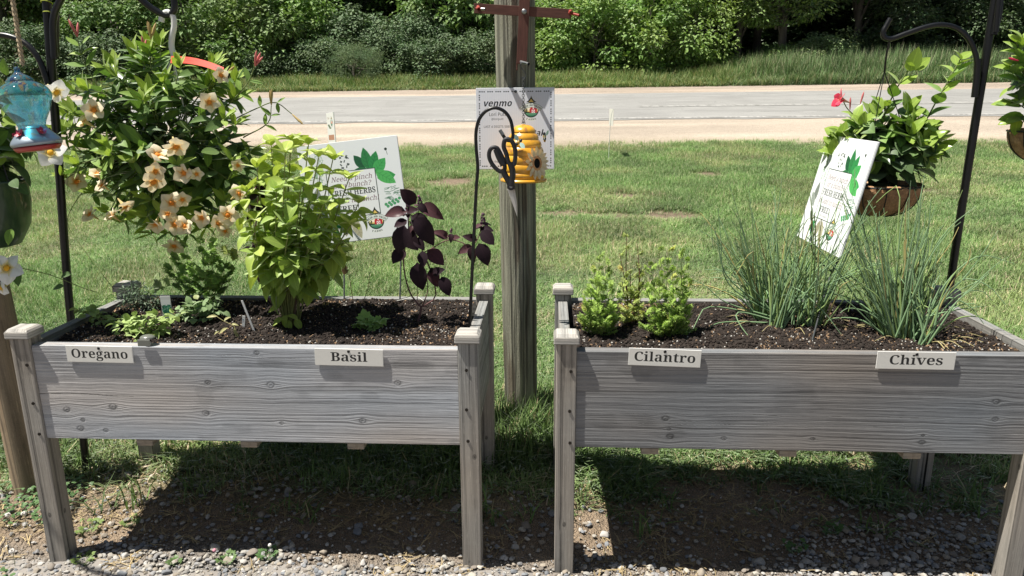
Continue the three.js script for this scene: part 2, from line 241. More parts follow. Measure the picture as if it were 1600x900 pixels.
// ---------------------------------------------------------------- stones
{
  const stone = (seed, det) => { const g = new THREE.IcosahedronGeometry(1, det), P = g.attributes.position, a = rng(seed), ax = V(a() - 0.5, a() - 0.5, a() - 0.5).normalize(), sy = 0.5 + 0.25 * a(), sx = 0.75 + 0.3 * a(), o = seed * 7, cuts = Array.from({ length: 9 }, () => [V(a() - 0.5, a() - 0.5, a() - 0.5).normalize(), 0.55 + 0.25 * a()]); for (let i = 0; i < P.count; i++) { const v = V(P.getX(i), P.getY(i), P.getZ(i)), n = 1 + 0.42 * (fbm(v.x * 1.6 + o + 10, v.y * 1.6 + v.z * 1.6 + 20, 2) - 0.5) - 0.12 * Math.max(0, v.dot(ax) - 0.35); for (const [m, h] of cuts) { const e = v.dot(m) * n - h; if (e > 0) v.addScaledVector(m, -e / n); } P.setXYZ(i, v.x * n * sx, v.y * n * sy, v.z * n); } g.computeVertexNormals(); return g; };
  const bigs = [1, 2, 3, 4, 5, 6].map((s) => mergeNormals(stone(s, 2))), smalls = [21, 22, 23, 24].map((s) => stone(s, 1)), r = rng(5);
  const tex = dataTex(128, 128, (x, y) => { const s = 0.78 + 0.34 * fbm(x / 9, y / 9, 4) + 0.1 * (hash(x, y) - 0.5); return [s, s, s]; });
  const tones = [[0.34, 0.325, 0.3], [0.27, 0.265, 0.265], [0.4, 0.37, 0.32], [0.23, 0.2, 0.17], [0.3, 0.26, 0.21], [0.2, 0.21, 0.225], [0.46, 0.44, 0.41]];
  const mats = tones.map((t) => std({ map: tex, color: new THREE.Color().setRGB(...t), roughness: 0.92 }));
  const gravel = tag(obj('gravel_bed', sheet(-2.6, 2.6, 0.0, 2.6, 90, 40, 0.004, (x, z) => { const s = 0.7 + 0.6 * fbm(x * 8, z * 8, 3); return [0.24 * s, 0.22 * s, 0.2 * s]; }, (x, z, j) => (j === 0 ? 0.02 + 0.12 * (fbm(x * 4, 2, 3) - 0.5) : z)), std({ vertexColors: true, roughness: 1 })), 'gravel bed in front of the planters', null, null, 'structure');
  const dens = (x, z) => { const rr = step(0.5, 1.0, x) * 0.28, m = step(-0.12 - rr, 0.05 - rr * 0.4, z + 0.16 * (fbm(x * 4 + 2, z * 4, 3) - 0.5)); return 0.17 + 0.83 * m; };
  const list = smalls.map(() => []), cols = smalls.map(() => []);
  const q3 = () => new THREE.Quaternion().setFromEuler(new THREE.Euler((r() - 0.5) * 0.7, r() * 6.28, (r() - 0.5) * 0.7));
  for (let k = 0; k < 80000; k++) {
    const x = -2.4 + 4.8 * r(), z = -0.5 + 1.25 * Math.pow(r(), 0.8); if (r() > dens(x, z)) continue;
    const s = 0.0026 + 0.0095 * Math.pow(r(), 3.2), i = k % 4, t = tones[(r() * 7) | 0], w = 0.75 + 0.5 * r(); list[i].push(M4(V(x, G(x, z) + s * 0.25 + 0.004, z), q3(), s)); cols[i].push(t.map((c) => c * w));
  }
  const sm_ = std({ map: tex, roughness: 0.95 });
  smalls.forEach((g, i) => inst('gravel', g, sm_, list[i], cols[i], gravel));
  let made = 0;
  for (let k = 0; k < 9000 && made < 285; k++) {
    const x = -1.55 + 3.1 * r(), z = -0.42 + 0.6 * r(); if (r() > dens(x, z) * 0.8) continue; made++;
    const s = 0.008 + 0.0105 * Math.pow(r(), 1.6), m = obj('stone', bigs[made % 6], mats[(r() * 7) | 0], gravel); m.position.set(x, G(x, z) + s * 0.22 + 0.004, z); m.quaternion.copy(q3()); m.scale.setScalar(s);
  }
}
function mergeNormals(g) { const P = g.attributes.position, N = g.attributes.normal, m = new Map(); for (let i = 0; i < P.count; i++) { const k = [P.getX(i), P.getY(i), P.getZ(i)].map((v) => v.toFixed(4)).join(); const s = m.get(k) || V(0, 0, 0); s.x += N.getX(i); s.y += N.getY(i); s.z += N.getZ(i); m.set(k, s); } for (let i = 0; i < P.count; i++) { const k = [P.getX(i), P.getY(i), P.getZ(i)].map((v) => v.toFixed(4)).join(), s = m.get(k).clone().normalize(); N.setXYZ(i, s.x, s.y, s.z); } return g; }
// ---------------------------------------------------------------- shrubs and trees beyond the road
const leafCard = (() => { const g = new THREE.BufferGeometry(); g.setAttribute('position', new THREE.Float32BufferAttribute([0, 0, 0, -0.5, 0.16, 0.5, 0.5, 0.16, 0.5, 0, -0.1, 1.15], 3)); g.setIndex([0, 1, 3, 0, 3, 2]); g.computeVertexNormals(); return g; })();
function crown(seed, o) {                                 // leaves on twig clumps spread through a dome
  const r = rng(seed), b = new MB(), clumps = [];
  for (let k = 0; k < o.clumps; k++) {
    const a = r() * 6.283, c = mix(o.low ?? -0.35, 1, r()), rad = 0.62 + 0.38 * Math.sqrt(r()), s = Math.sqrt(Math.max(0, 1 - c * c)), irr = 0.62 + 0.76 * fbm(a * 1.3 + seed, c * 2.2, 3);
    clumps.push([V(Math.cos(a) * s * o.rx * rad * irr, o.cy + c * o.ry * rad * irr, Math.sin(a) * s * o.rz * rad * irr), o.cr * (0.45 + 0.95 * r()), 0.9 + 0.2 * r(), r()]);
  }
  const P = [], N = [], C = [], I = []; let kk = 0; const base = leafCard.attributes, a = V(0, 0, 0), q = V(0, 0, 0);
  const per = Math.floor(o.n / clumps.length);
  for (const [c, cr, tone, hue] of clumps) for (let k = 0; k < per; k++) {
    const d = V(r() - 0.5, r() - 0.5, r() - 0.5).normalize(), rr = cr * Math.pow(r(), 0.45), p = V(c.x + d.x * rr * 1.15, c.y + d.y * rr * 0.75, c.z + d.z * rr * 1.15); if (p.y < 0.02) continue;
    const dir = V(d.x + (r() - 0.5) * 1.2, d.y * 0.5 - 0.25 + (r() - 0.5) * 0.8, d.z + (r() - 0.5) * 1.2), up = V(d.x * 0.6 + (r() - 0.5) * 0.9, 0.75, d.z * 0.6 + (r() - 0.5) * 0.9);
    const m = M4(p, frame(dir, up), V(o.leaf * (o.wide ?? 1) * (0.7 + 0.6 * r()), o.leaf, o.leaf * (0.7 + 0.6 * r()))), nm = new THREE.Matrix3().getNormalMatrix(m), t = tone * (0.86 + 0.28 * r());
    for (let j = 0; j < 4; j++) { a.fromBufferAttribute(base.position, j).applyMatrix4(m); P.push(a.x, a.y, a.z); q.fromBufferAttribute(base.normal, j).applyMatrix3(nm).normalize(); N.push(q.x, q.y, q.z); C.push(t * (1 + 0.25 * (hue - 0.5)), t, t * (1 - 0.2 * (hue - 0.5))); }
    I.push(kk, kk + 1, kk + 3, kk, kk + 3, kk + 2); kk += 4;
  }
  const g = new THREE.BufferGeometry(); g.setAttribute('position', new THREE.Float32BufferAttribute(P, 3)); g.setAttribute('normal', new THREE.Float32BufferAttribute(N, 3)); g.setAttribute('color', new THREE.Float32BufferAttribute(C, 3)); g.setIndex(I);
  return { geo: g, clumps };
}
function trunkGeo(seed, clumps, h, r0, n) {
  const r = rng(seed), b = new MB(), top = V((r() - 0.5) * 0.3, h, (r() - 0.5) * 0.3), mid = V((r() - 0.5) * 0.2, h * 0.5, (r() - 0.5) * 0.2);
  b.add(taper([V(0, -0.1, 0), mid, top], r0, r0 * 0.35, 8, 7));
  for (let k = 0; k < n; k++) { const c = clumps[(k * 7) % clumps.length][0], t = 0.15 + 0.6 * r(), s = t < 0.5 ? V(0, 0, 0).lerp(mid, t * 2) : mid.clone().lerp(top, t * 2 - 1); b.add(taper([s, s.clone().lerp(c, 0.5).add(V(0, 0.12 * h * r(), 0)), c], r0 * 0.38, r0 * 0.08, 6, 5)); }
  return b.geo();
}
const barkTex = dataTex(64, 128, (x, y) => { const s = 0.55 + 0.7 * vn(x / 3, y / 22, 21) * (0.7 + 0.5 * hash(x, y)); return [0.2 * s, 0.175 * s, 0.15 * s]; });
const bark = std({ map: barkTex, roughness: 1 });
const fol = (c, gloss = 0.15, tr = 0.3) => phy({ color: new THREE.Color().setRGB(...c), vertexColors: true, roughness: 0.85, transmission: tr, thickness: 0, side: THREE.DoubleSide, clearcoat: gloss, clearcoatRoughness: 0.4 });
const FM = { lilac: fol([0.1, 0.17, 0.055], 0.12, 0.3), bright: fol([0.22, 0.36, 0.06], 0.12, 0.45), green: fol([0.16, 0.27, 0.055], 0.1, 0.4), dark: fol([0.08, 0.15, 0.04], 0.1, 0.35), pale: fol([0.24, 0.34, 0.12], 0.08, 0.35), feather: fol([0.17, 0.25, 0.11], 0, 0.25) };
const SH = {
  round: [1, 2].map((s) => crown(s, { clumps: 110, rx: 1.2, ry: 1.05, rz: 1.1, cy: 0.72, cr: 0.3, n: 9500, leaf: 0.072, low: -0.6 })),
  loose: [3, 4, 5].map((s) => crown(s, { clumps: 80, rx: 1.35, ry: 1.45, rz: 1.2, cy: 1.35, cr: 0.36, n: 8500, leaf: 0.098, wide: 0.75, low: -0.9 })),
  layer: [6, 7, 14].map((s) => crown(s, { clumps: 52, rx: 1.35, ry: 1.5, rz: 1.2, cy: 1.35, cr: 0.5, n: 6500, leaf: 0.13, wide: 0.7, low: -0.95 })),
  feather: [crown(8, { clumps: 90, rx: 0.85, ry: 0.8, rz: 0.8, cy: 0.6, cr: 0.28, n: 9000, leaf: 0.05, wide: 0.28, low: -0.6 })],
  tree: [9, 10, 11].map((s) => crown(s, { clumps: 150, rx: 2.5, ry: 3.4, rz: 2.4, cy: 5.4, cr: 0.62, n: 12000, leaf: 0.16, wide: 0.8, low: -0.95 })),
};
const TR = {}; for (const k in SH) TR[k] = SH[k].map((c, i) => trunkGeo(60 + i, c.clumps, k === 'tree' ? 7 : k === 'loose' || k === 'layer' ? 2.2 : 1.0, k === 'tree' ? 0.16 : 0.045, k === 'tree' ? 16 : 14));
function bush(kind, mat, u, z, s, turn, name, label, category, group, vs = 1) {
  const d = ray(u, 130), t = (z - camera.position.z) / d.z, x = camera.position.x + d.x * t;
  const o = thing(name, label, category, V(x, G(x, z) - 0.03, z), group), i = Math.abs(Math.round(u * 7 + z * 3)) % SH[kind].length;
  obj('crown', SH[kind][i].geo, mat, o); obj('trunk', TR[kind][i], bark, o); o.rotation.y = turn; o.scale.set(s, s * vs, s); return o;
}
const lil = 'dark lilac-like shrubs behind the road', brt = 'bright green bushes behind the road', trg = 'trees of the wood behind the road';
for (const [u, z, s, t, vs, lab] of [
  [505, -24.6, 0.95, 0, 1, 'dark rounded shrub left of the feathery pale bush'], [617, -25.2, 0.95, 2, 1.15, 'dark rounded shrub right of the feathery pale bush'], [682, -24.3, 1.0, 4, 0.92, 'low dark rounded shrub second left of the wooden pole'], [750, -24.6, 0.98, 1, 1, 'dark rounded shrub just left of the wooden pole'],
  [560, -26.4, 1.35, 3, 1.1, 'taller dark shrub behind the feathery pale bush'], [655, -26.6, 1.3, 5, 1.1, 'taller dark shrub in the gap between rounded shrubs'], [60, -24.4, 1.25, 2, 1.05, 'dark shrub behind the glass hummingbird feeder'], [-60, -24.8, 1.3, 3, 1.1, 'dark shrub at the far left edge of the picture'], [420, -24.4, 0.8, 1, 0.9, 'small dark shrub in front of the light green thicket'], [170, -24.3, 1.1, 4, 1.0, 'dark shrub beneath the sunlit thicket at left'],
]) bush('round', FM.lilac, u, z, s, t, 'shrub', lab, 'shrub', lil, vs);
bush('feather', FM.feather, 556, -23.3, 1.02, 0, 'feathery_shrub', 'feathery pale green bush with fine leaves at the verge', 'shrub', null, 1.05);
for (const [u, z, s, t, m, vs, lab] of [
  [190, -26.2, 1.5, 0, 'green', 1, 'sunlit leafy thicket left of the white basket hook'], [300, -26.0, 1.5, 2, 'green', 1.02, 'leafy thicket behind the orange basket tag'], [400, -25.6, 1.45, 4, 'green', 1, 'leafy thicket right of the orange basket tag'], [465, -26.4, 1.35, 1, 'bright', 1, 'light green thicket top above the lime basil'],
  [720, -28, 1.7, 2, 'green', 1.1, 'green bushy tree just left of the wooden pole'], [868, -24.9, 0.92, 0, 'bright', 1, 'bright green bush just right of the wooden pole'], [925, -24.6, 0.98, 3, 'bright', 1.05, 'bright green bush below the end of the rusty bracket'], [1010, -24.7, 1.05, 5, 'bright', 1.1, 'tallest bright green bush right of the wooden pole'], [1078, -25, 0.95, 1, 'bright', 1.12, 'bright green bush at the right end of the sunlit row'], [985, -26.6, 1.4, 3, 'green', 1.1, 'green bush behind the sunlit row of bushes'], [880, -27, 1.5, 1, 'green', 1.15, 'green bush in the gap right of the wooden pole'],
  [1282, -24.7, 0.78, 2, 'pale', 0.72, 'pale green low shrub under the trees left of the hooked arm'], [1222, -25.1, 0.55, 1, 'bright', 0.7, 'small bright shrub below the pale tree trunks'], [1400, -26.5, 1.15, 1, 'dark', 0.95, 'dark shrub behind the hooked arm of the right stand'], [1500, -26.2, 1.2, 3, 'dark', 0.95, 'dark shrub behind the right stand pole'], [1590, -26, 1.25, 4, 'dark', 1, 'dark shrub at the right edge of the picture'],
]) bush(m === 'bright' || (m === 'green' && u > 800) ? 'layer' : 'loose', FM[m], u, z, s, t, 'bush', lab, 'bush', brt, vs);
{
  const rows = [[-140, -30, 'beyond the left edge behind the feeder'], [20, -29, 'behind the glass feeder'], [130, -31, 'behind the left stand pole'], [240, -30.5, 'behind the white basket hook'], [350, -31.5, 'behind the thicket by the orange tag'], [450, -30.2, 'behind the light green thicket top'], [545, -29.6, 'in the dark gap above the feathery bush'], [610, -31.5, 'behind the gap of the rounded shrubs'], [690, -30.5, 'second left behind the wooden pole'], [790, -31.5, 'straight behind the wooden pole'], [900, -30, 'behind the right end of the rusty bracket'], [985, -31, 'behind the tallest bright bush'], [1075, -29, 'at the right end of the bright bushes'], [1148, -27, 'with a dark trunk right of the bright bushes'], [1178, -29.5, 'with thin grey trunk deep in the shade'], [1218, -26.2, 'with pale lit trunk above the small bright shrub'], [1330, -27.4, 'above the pale green low shrub'], [1425, -28.5, 'behind the red mandevilla basket'], [1510, -27.2, 'behind the right stand pole'], [1610, -28, 'at the right edge of the wood'], [1700, -26.8, 'just outside the right edge of the wood']];
  rows.forEach(([u, z, w], i) => bush('tree', i > 12 ? FM.dark : i % 3 === 1 ? FM.green : FM.dark, u, z, 0.95 + 0.25 * ((i * 37) % 10) / 10, i * 1.7, 'forest_tree', 'tall leafy tree ' + w, 'tree', trg));
  bush('layer', FM.bright, 1205, -25.6, 0.9, 2.2, 'sapling', 'sunlit branch crown of a young tree above the pale trunks', 'tree', null, 1).position.y += 1.75;
  // the wood behind, one mass
  const c = crown(31, { clumps: 40, rx: 2.4, ry: 2.4, rz: 2.2, cy: 2.2, cr: 0.9, n: 2600, leaf: 0.34, low: -1 }), L = [], C = [], r = rng(8);
  for (let k = 0; k < 150; k++) { const x = -32 + 64 * r(), z = -33 - 3 * r(); L.push(M4(V(x, G(x, z) - 0.4 + 1.2 * r(), z), Yq(r() * 6.28), 0.6 + 0.3 * r())); const t = 0.8 + 0.4 * r(); C.push([t, t, t]); }
  for (let k = 0; k < 420; k++) { const x = -60 + 120 * r(), z = -34 - 22 * r(); L.push(M4(V(x, G(x, z) - 0.3 + 7 * r(), z), Yq(r() * 6.28), 0.9 + 0.5 * r())); const t = 0.8 + 0.4 * r(); C.push([t, t, t]); }
  tag(inst('far_wood', c.geo, FM.dark, L, C), 'dense dark wood filling the background behind the trees', 'wood');
}
// ---------------------------------------------------------------- planters
const postTex = [1, 2].map((k) => { const t = plank(512, 96, 0.7, 0.06, k === 1 ? [[0.22, 0.03, 0.006]] : [[0.4, 0.045, 0.007], [0.1, 0.02, 0.004]], [0.26, 0.245, 0.222], 40 + k, 0.9); return t; });
const vertical = (t) => { const fl = (s, color) => { const w = s.image.width, h = s.image.height, d = new Uint8Array(w * h * 4); for (let y = 0; y < h; y++) for (let x = 0; x < w; x++) for (let k = 0; k < 4; k++) d[(x * h + y) * 4 + k] = s.image.data[(y * w + x) * 4 + k]; const n = new THREE.DataTexture(d, h, w); n.magFilter = n.minFilter = THREE.LinearFilter; n.wrapS = n.wrapT = THREE.RepeatWrapping; if (color) n.colorSpace = THREE.SRGBColorSpace; n.needsUpdate = true; return n; }; return { map: fl(t.map, true), bump: fl(t.bump, false) }; };
const postMat = postTex.map((t) => woodMat(vertical(t), 0.0012));
const railTex = plank(768, 128, 0.6, 0.26, [[0.2, 0.1, 0.008]], [0.24, 0.23, 0.212], 71, 0.85), railMat = woodMat(railTex);
const capMat = woodMat(plank(128, 128, 0.09, 0.09, [], [0.36, 0.34, 0.31], 83, 0.9), 0.0016);
const slatMat = woodMat(plank(256, 64, 0.5, 0.06, [], [0.28, 0.24, 0.19], 91, 0.5));
const bL = plank(1536, 360, 1.14, 0.27, [[0.47, 0.17, 0.0085], [0.64, 0.165, 0.011], [0.2, 0.095, 0.011], [0.1, 0.03, 0.01], [0.07, 0.085, 0.01], [0.455, 0.08, 0.01], [0.88, 0.065, 0.0095], [0.98, 0.175, 0.009], [0.61, 0.255, 0.008], [0.11, 0.055, 0.007], [0.66, 0.055, 0.006], [0.17, 0.025, 0.007]], [0.39, 0.388, 0.395], 3, 0.42, [[-1, 0.26, 0.128, 0.0016], [0.5, 0.9, 0.245, 0.0005]]);
const bR = plank(1536, 360, 1.16, 0.28, [[0.235, 0.088, 0.010], [0.25, 0.035, 0.011], [0.245, 0.058, 0.006], [0.39, 0.032, 0.007], [0.62, 0.035, 0.006], [0.9, 0.03, 0.009], [1.07, 0.15, 0.01], [1.075, 0.1, 0.008], [0.9, 0.05, 0.005]], [0.212, 0.207, 0.205], 17, 0.46, [[0.1, 1.16, 0.105, 0.0006], [0.1, 1.0, 0.075, 0.0005], [0.2, 0.9, 0.085, 0.0004]]);
const frontMat = [woodMat(bL, 0.0017), woodMat(bR, 0.0017)];
const screwGeo = (() => { const b = new MB(); b.add(new THREE.CylinderGeometry(0.0042, 0.0042, 0.003, 12).rotateX(Math.PI / 2)); b.add(new THREE.BoxGeometry(0.005, 0.0012, 0.001).translate(0, 0, 0.0018)); return b.geo(); })();
const screwMat = std({ color: 0x3a3632, roughness: 0.5, metalness: 0.8 });
const capGeo = (() => { const w = 0.033, t = 0.024, b = new MB(); b.add(new RoundedBoxGeometry(2 * w, 0.02, 2 * w, 2, 0.003)); const g = new THREE.CylinderGeometry(t * Math.SQRT2, (w - 0.002) * Math.SQRT2, 0.007, 4, 1).rotateY(Math.PI / 4).toNonIndexed(); g.computeVertexNormals(); const P = g.attributes.position, U = g.attributes.uv; for (let i = 0; i < P.count; i++) U.setXY(i, P.getX(i) / 0.07 + 0.5, P.getZ(i) / 0.07 + 0.5); b.add(g, T(0, 0.0135, 0)); return b.geo(); })();
const box = (x, y, z, r = 0.002) => new RoundedBoxGeometry(x, y, z, 2, r);
function planter(x0, x1, front, label, slats) {
  const o = thing('raised_planter', label, 'planter', V((x0 + x1) / 2, 0, 0), 'grey wooden raised planters'), cx = (x0 + x1) / 2, pw = 0.052, top = 0.641, zb = -0.515;
  for (const [px, pz, k] of [[x0 + pw / 2, -pw / 2 + 0.006, 0], [x1 - pw / 2, -pw / 2 + 0.006, 1], [x0 + pw / 2, zb, 1], [x1 - pw / 2, zb, 0]]) {
    const g0 = Math.min(G(px, pz), -0.0) - 0.09, h = top - g0 + 0.002, p = obj('post', box(pw, h, pw, 0.003), postMat[k], o); p.position.set(px - cx, g0 + h / 2, pz);
    const c = obj('post_cap', capGeo, capMat, o); c.position.set(px - cx, top + 0.012, pz); c.rotation.y = k ? 0 : Math.PI / 2;
    if (pz > -0.2) for (const [sx, sy] of [[0.008, 0.57], [0.006, 0.46], [0.008, 0.37]]) { const s = obj('screw', screwGeo, screwMat, p); s.position.set(sx + (k ? -0.012 : 0.004), sy - (g0 + h / 2), pw / 2 + 0.0008); s.rotation.z = sx * 300; }
  }
  const L = x1 - x0 - 2 * pw;
  const f = obj('front_board', box(L, 0.268, 0.034), frontMat[front], o); f.position.set(0, 0.352 + 0.134 + 0.0025, -0.018);
  const b = obj('back_board', box(L, 0.268, 0.034), railMat, o); b.position.set(0, 0.488, zb - 0.004);
  for (const s of [-1, 1]) { const m = obj('side_board', box(-zb - pw + 0.004, 0.268, 0.03), railMat, o); m.rotation.y = Math.PI / 2; m.position.set(s * (L / 2 + pw / 2 - 0.001 * s), 0.488, (zb + 0.006 - pw / 2) / 2 - 0.011); }
  for (const sx of slats) { const m = obj('bottom_slat', box(0.046, 0.018, -zb - 0.012), slatMat, o); m.position.set(sx - cx, 0.341, zb / 2 - 0.004); }
  const liner = obj('floor_panel', box(L + 0.02, 0.006, -zb - 0.04), slatMat, o); liner.position.set(0, 0.3535, zb / 2 - 0.004);
  return o;
}
planter(-1.425, -0.18, 0, 'grey weathered raised planter with oregano and basil sign plates', [-1.105, -0.813, -0.518]);
planter(0.022, 1.277, 1, 'darker grey raised planter with cilantro and chives sign plates', [0.273, 0.633, 0.952]);
// potting soil
const soilH = (x, z) => 0.608 + 0.022 * (fbm(x * 7 + 3, z * 7 + 1, 4) - 0.5) + 0.014 * (fbm(x * 34, z * 34, 2) - 0.5) + 0.008 * step(-0.3, -0.45, z);
function soil(x0, x1, label) {
  const nx = 170, nz = 70, g = new THREE.PlaneGeometry(x1 - x0, 0.462, nx, nz).rotateX(-Math.PI / 2), P = g.attributes.position, c = [];
  for (let i = 0; i < P.count; i++) { const x = P.getX(i) + (x0 + x1) / 2, z = P.getZ(i) - 0.266; P.setY(i, soilH(x, z) - 0.5); const n = fbm(x * 20, z * 20, 4), s = 0.6 + 0.9 * n; c.push(0.022 * s, 0.016 * s, 0.012 * s); }
  g.setAttribute('color', new THREE.Float32BufferAttribute(c, 3)); g.computeVertexNormals();
  const side = box(x1 - x0, 0.24, 0.462, 0.002), o = obj('potting_soil', g, std({ vertexColors: true, roughness: 1 })); o.position.set((x0 + x1) / 2, 0.5, -0.266); tag(o, label, 'soil', null, 'stuff');
  const r = rng(Math.round(x0 * 100) + 900), crumb = new THREE.IcosahedronGeometry(1, 0), chip = new THREE.BoxGeometry(2.4, 0.5, 0.9), L = [[], [], []], C = [[], [], []];
  for (let k = 0; k < 15000; k++) {
    const x = x0 + 0.004 + (x1 - x0 - 0.008) * r(), z = -0.495 + 0.455 * r(), q = new THREE.Quaternion().setFromEuler(new THREE.Euler(r() * 6, r() * 6, r() * 6)), pale = step(0.45, 0.62, fbm(x * 6 + 20, z * 6, 3)), t = r();
    const i = t < 0.05 + 0.06 * pale ? 1 : t < 0.1 + 0.3 * pale * step(-0.25, -0.45, z) + 0.18 * pale ? 2 : 0, s = i === 1 ? 0.0012 + 0.002 * r() : i === 2 ? 0.0016 + 0.003 * r() : 0.002 + 0.0045 * r() * r();
    L[i].push(M4(V(x, soilH(x, z) + s * 0.4, z).sub(o.position), q, i === 0 ? V(s * (0.7 + 0.6 * r()), s, s * (0.7 + 0.6 * r())) : s)); const w = 0.6 + 0.8 * r(); C[i].push(i === 0 ? [0.026 * w, 0.018 * w, 0.014 * w] : i === 1 ? [0.5, 0.48, 0.44] : [0.22 * w + 0.04, 0.14 * w + 0.03, 0.08 * w + 0.02]);
  }
  const m = std({ roughness: 1 }); ['crumbs', 'perlite', 'bark_chips'].forEach((n, i) => inst(n, i === 2 ? chip : crumb, m, L[i], C[i], o));
}
soil(-1.372, -0.234, 'dark potting soil filling the left planter'); soil(0.076, 1.224, 'dark potting soil filling the right planter');
// ---------------------------------------------------------------- sign plates on the front boards
function plate(word, u0, v0, u1, v1, tilt, label) {
  const a = at(u0, v0, 0.008), b = at(u1, v1, 0.008), w = Math.abs(b.x - a.x), h = 0.046, c = a.clone().add(b).multiplyScalar(0.5), o = thing('name_sign', label, 'sign', V(c.x, c.y, 0.0012), 'name sign plates on the planters');
  const q = obj('plate', box(w, h, 0.0024, 0.0006), std({ color: new THREE.Color().setRGB(0.8, 0.79, 0.76), roughness: 0.45 }), o); q.rotation.set(0.012, 0, tilt); q.position.z = 0.0012;
  const tx = canvasTex(512, Math.round(512 * h / w), (x, W, H) => { x.fillStyle = '#e8e6df'; x.fillRect(0, 0, W, H); x.fillStyle = '#1d1f20'; x.font = 'bold ' + Math.round(H * 0.78) + 'px serif'; x.textAlign = 'center'; x.textBaseline = 'alphabetic'; const s = W * 0.87 / x.measureText(word).width, k = Math.min(1.12, s); x.save(); x.translate(W / 2, H * 0.74); x.scale(k * 1.0, 1); x.fillText(word, 0, 0); x.restore(); });
  const t = obj('lettering', new THREE.PlaneGeometry(w - 0.002, h - 0.002), std({ map: tx, roughness: 0.45 }), q); t.position.z = 0.0019;
  const s = obj('screw', new THREE.SphereGeometry(0.0042, 12, 6, 0, 6.283, 0, 1.57).rotateX(Math.PI / 2), std({ color: 0x1d1d1d, roughness: 0.4, metalness: 0.5 }), o); s.position.set(0, h * 0.36, 0.0026); s.scale.z = 0.6;
}
plate('Oregano', 100, 541, 208, 568, -0.012, 'off-white sign plate lettered Oregano on the left planter');
plate('Basil', 490, 545, 599, 574, -0.014, 'off-white sign plate lettered Basil on the left planter');
plate('Cilantro', 983, 543, 1095, 577, -0.03, 'off-white sign plate lettered Cilantro on the right planter');
plate('Chives', 1373, 549, 1492, 580, -0.006, 'off-white sign plate lettered Chives on the right planter');
{ const p = at(227, 537, -0.002), o = thing('plastic_clip', 'small grey plastic clip on the planter rim beside the Oregano plate', 'clip', V(p.x, 0.6425, -0.016)); const m = phy({ color: 0x6d7068, roughness: 0.25, clearcoat: 0.5 }); const c = obj('dome', new THREE.SphereGeometry(0.021, 20, 10, 0, 6.283, 0, 1.57), m, o); c.scale.set(0.95, 0.42, 0.8); const f = obj('skirt', box(0.034, 0.018, 0.003, 0.001), m, o); f.position.set(0, -0.008, 0.0195); }
// ---------------------------------------------------------------- print for the signs
function logo(x, cx, cy, s) {                             // crest with tent top, banner, barn and sun
  x.save(); x.translate(cx, cy); x.scale(s, s);
  x.fillStyle = '#1c2420'; x.beginPath(); x.moveTo(0, -62); x.quadraticCurveTo(4, -42, 26, -30); x.lineTo(-26, -30); x.quadraticCurveTo(-4, -42, 0, -62); x.fill();
  x.fillStyle = '#e3c469'; x.beginPath(); x.moveTo(0, -46); x.lineTo(12, -30); x.lineTo(-12, -30); x.fill();
  x.fillStyle = '#1c2a24'; x.beginPath(); x.arc(0, 6, 37, 0, 7); x.fill();
  x.save(); x.beginPath(); x.arc(0, 6, 32, 0, 7); x.clip();
  x.fillStyle = '#e9cf7a'; x.fillRect(-40, -40, 80, 80);
  x.strokeStyle = '#f6eab9'; x.lineWidth = 4; for (let k = 0; k < 12; k++) { const a = Math.PI + k * Math.PI / 11; x.beginPath(); x.moveTo(-12, 8); x.lineTo(-12 + 60 * Math.cos(a), 8 + 60 * Math.sin(a)); x.stroke(); }
  x.fillStyle = '#fff6dd'; x.beginPath(); x.arc(-12, 2, 7, 0, 7); x.fill();
  x.fillStyle = '#23302a'; x.fillRect(-34, 16, 70, 6); x.fillRect(-24, 2, 5, 18); x.fillRect(-30, 8, 4, 12);
  x.fillStyle = '#5f9a78'; x.fillRect(-40, 21, 80, 30); x.fillStyle = '#3f7f62'; x.fillRect(-40, 30, 80, 20);
  x.fillStyle = '#c0303a'; x.beginPath(); x.moveTo(-8, 21); x.lineTo(-8, 4); x.lineTo(-2, -6); x.lineTo(10, -10); x.lineTo(22, -6); x.lineTo(28, 4); x.lineTo(28, 21); x.fill();
  x.strokeStyle = '#fff'; x.lineWidth = 2; x.strokeRect(3, 7, 14, 13); x.beginPath(); x.moveTo(3, 7); x.lineTo(17, 20); x.moveTo(17, 7); x.lineTo(3, 20); x.stroke(); x.fillStyle = '#fff'; x.fillRect(7, -4, 6, 5);
  x.restore();
  const banner = (r0, r1, a0, a1, y0) => { x.beginPath(); x.arc(0, y0, r1, a0, a1); x.arc(0, y0, r0, a1, a0, true); x.closePath(); x.fill(); x.stroke(); };
  x.fillStyle = '#dfe6df'; x.strokeStyle = '#5d6f66'; x.lineWidth = 1.5; banner(60, 80, -2.35, -0.79, 54);
  const arc = (t, R, y0, a0, a1, px, flip) => { x.fillStyle = '#24302b'; x.font = 'bold ' + px + 'px serif'; x.textAlign = 'center'; x.textBaseline = 'middle'; [...t].forEach((ch, i) => { const a = mix(a0, a1, t.length > 1 ? i / (t.length - 1) : 0); x.save(); x.translate(R * Math.cos(a), y0 + R * Math.sin(a)); x.rotate(a + (flip ? -Math.PI / 2 : Math.PI / 2)); x.fillText(ch, 0, 0); x.restore(); }); };
  arc('FOWLER AND VALLEY', 70, 54, -2.27, -0.87, 11.5);
  x.fillStyle = '#e6ebe6'; x.strokeStyle = '#8a978f'; x.beginPath(); x.ellipse(0, 52, 24, 8, 0, 0, 7); x.fill(); arc('FARMS', 90, -38, 1.8, 1.34, 12, true);
  x.restore();
}
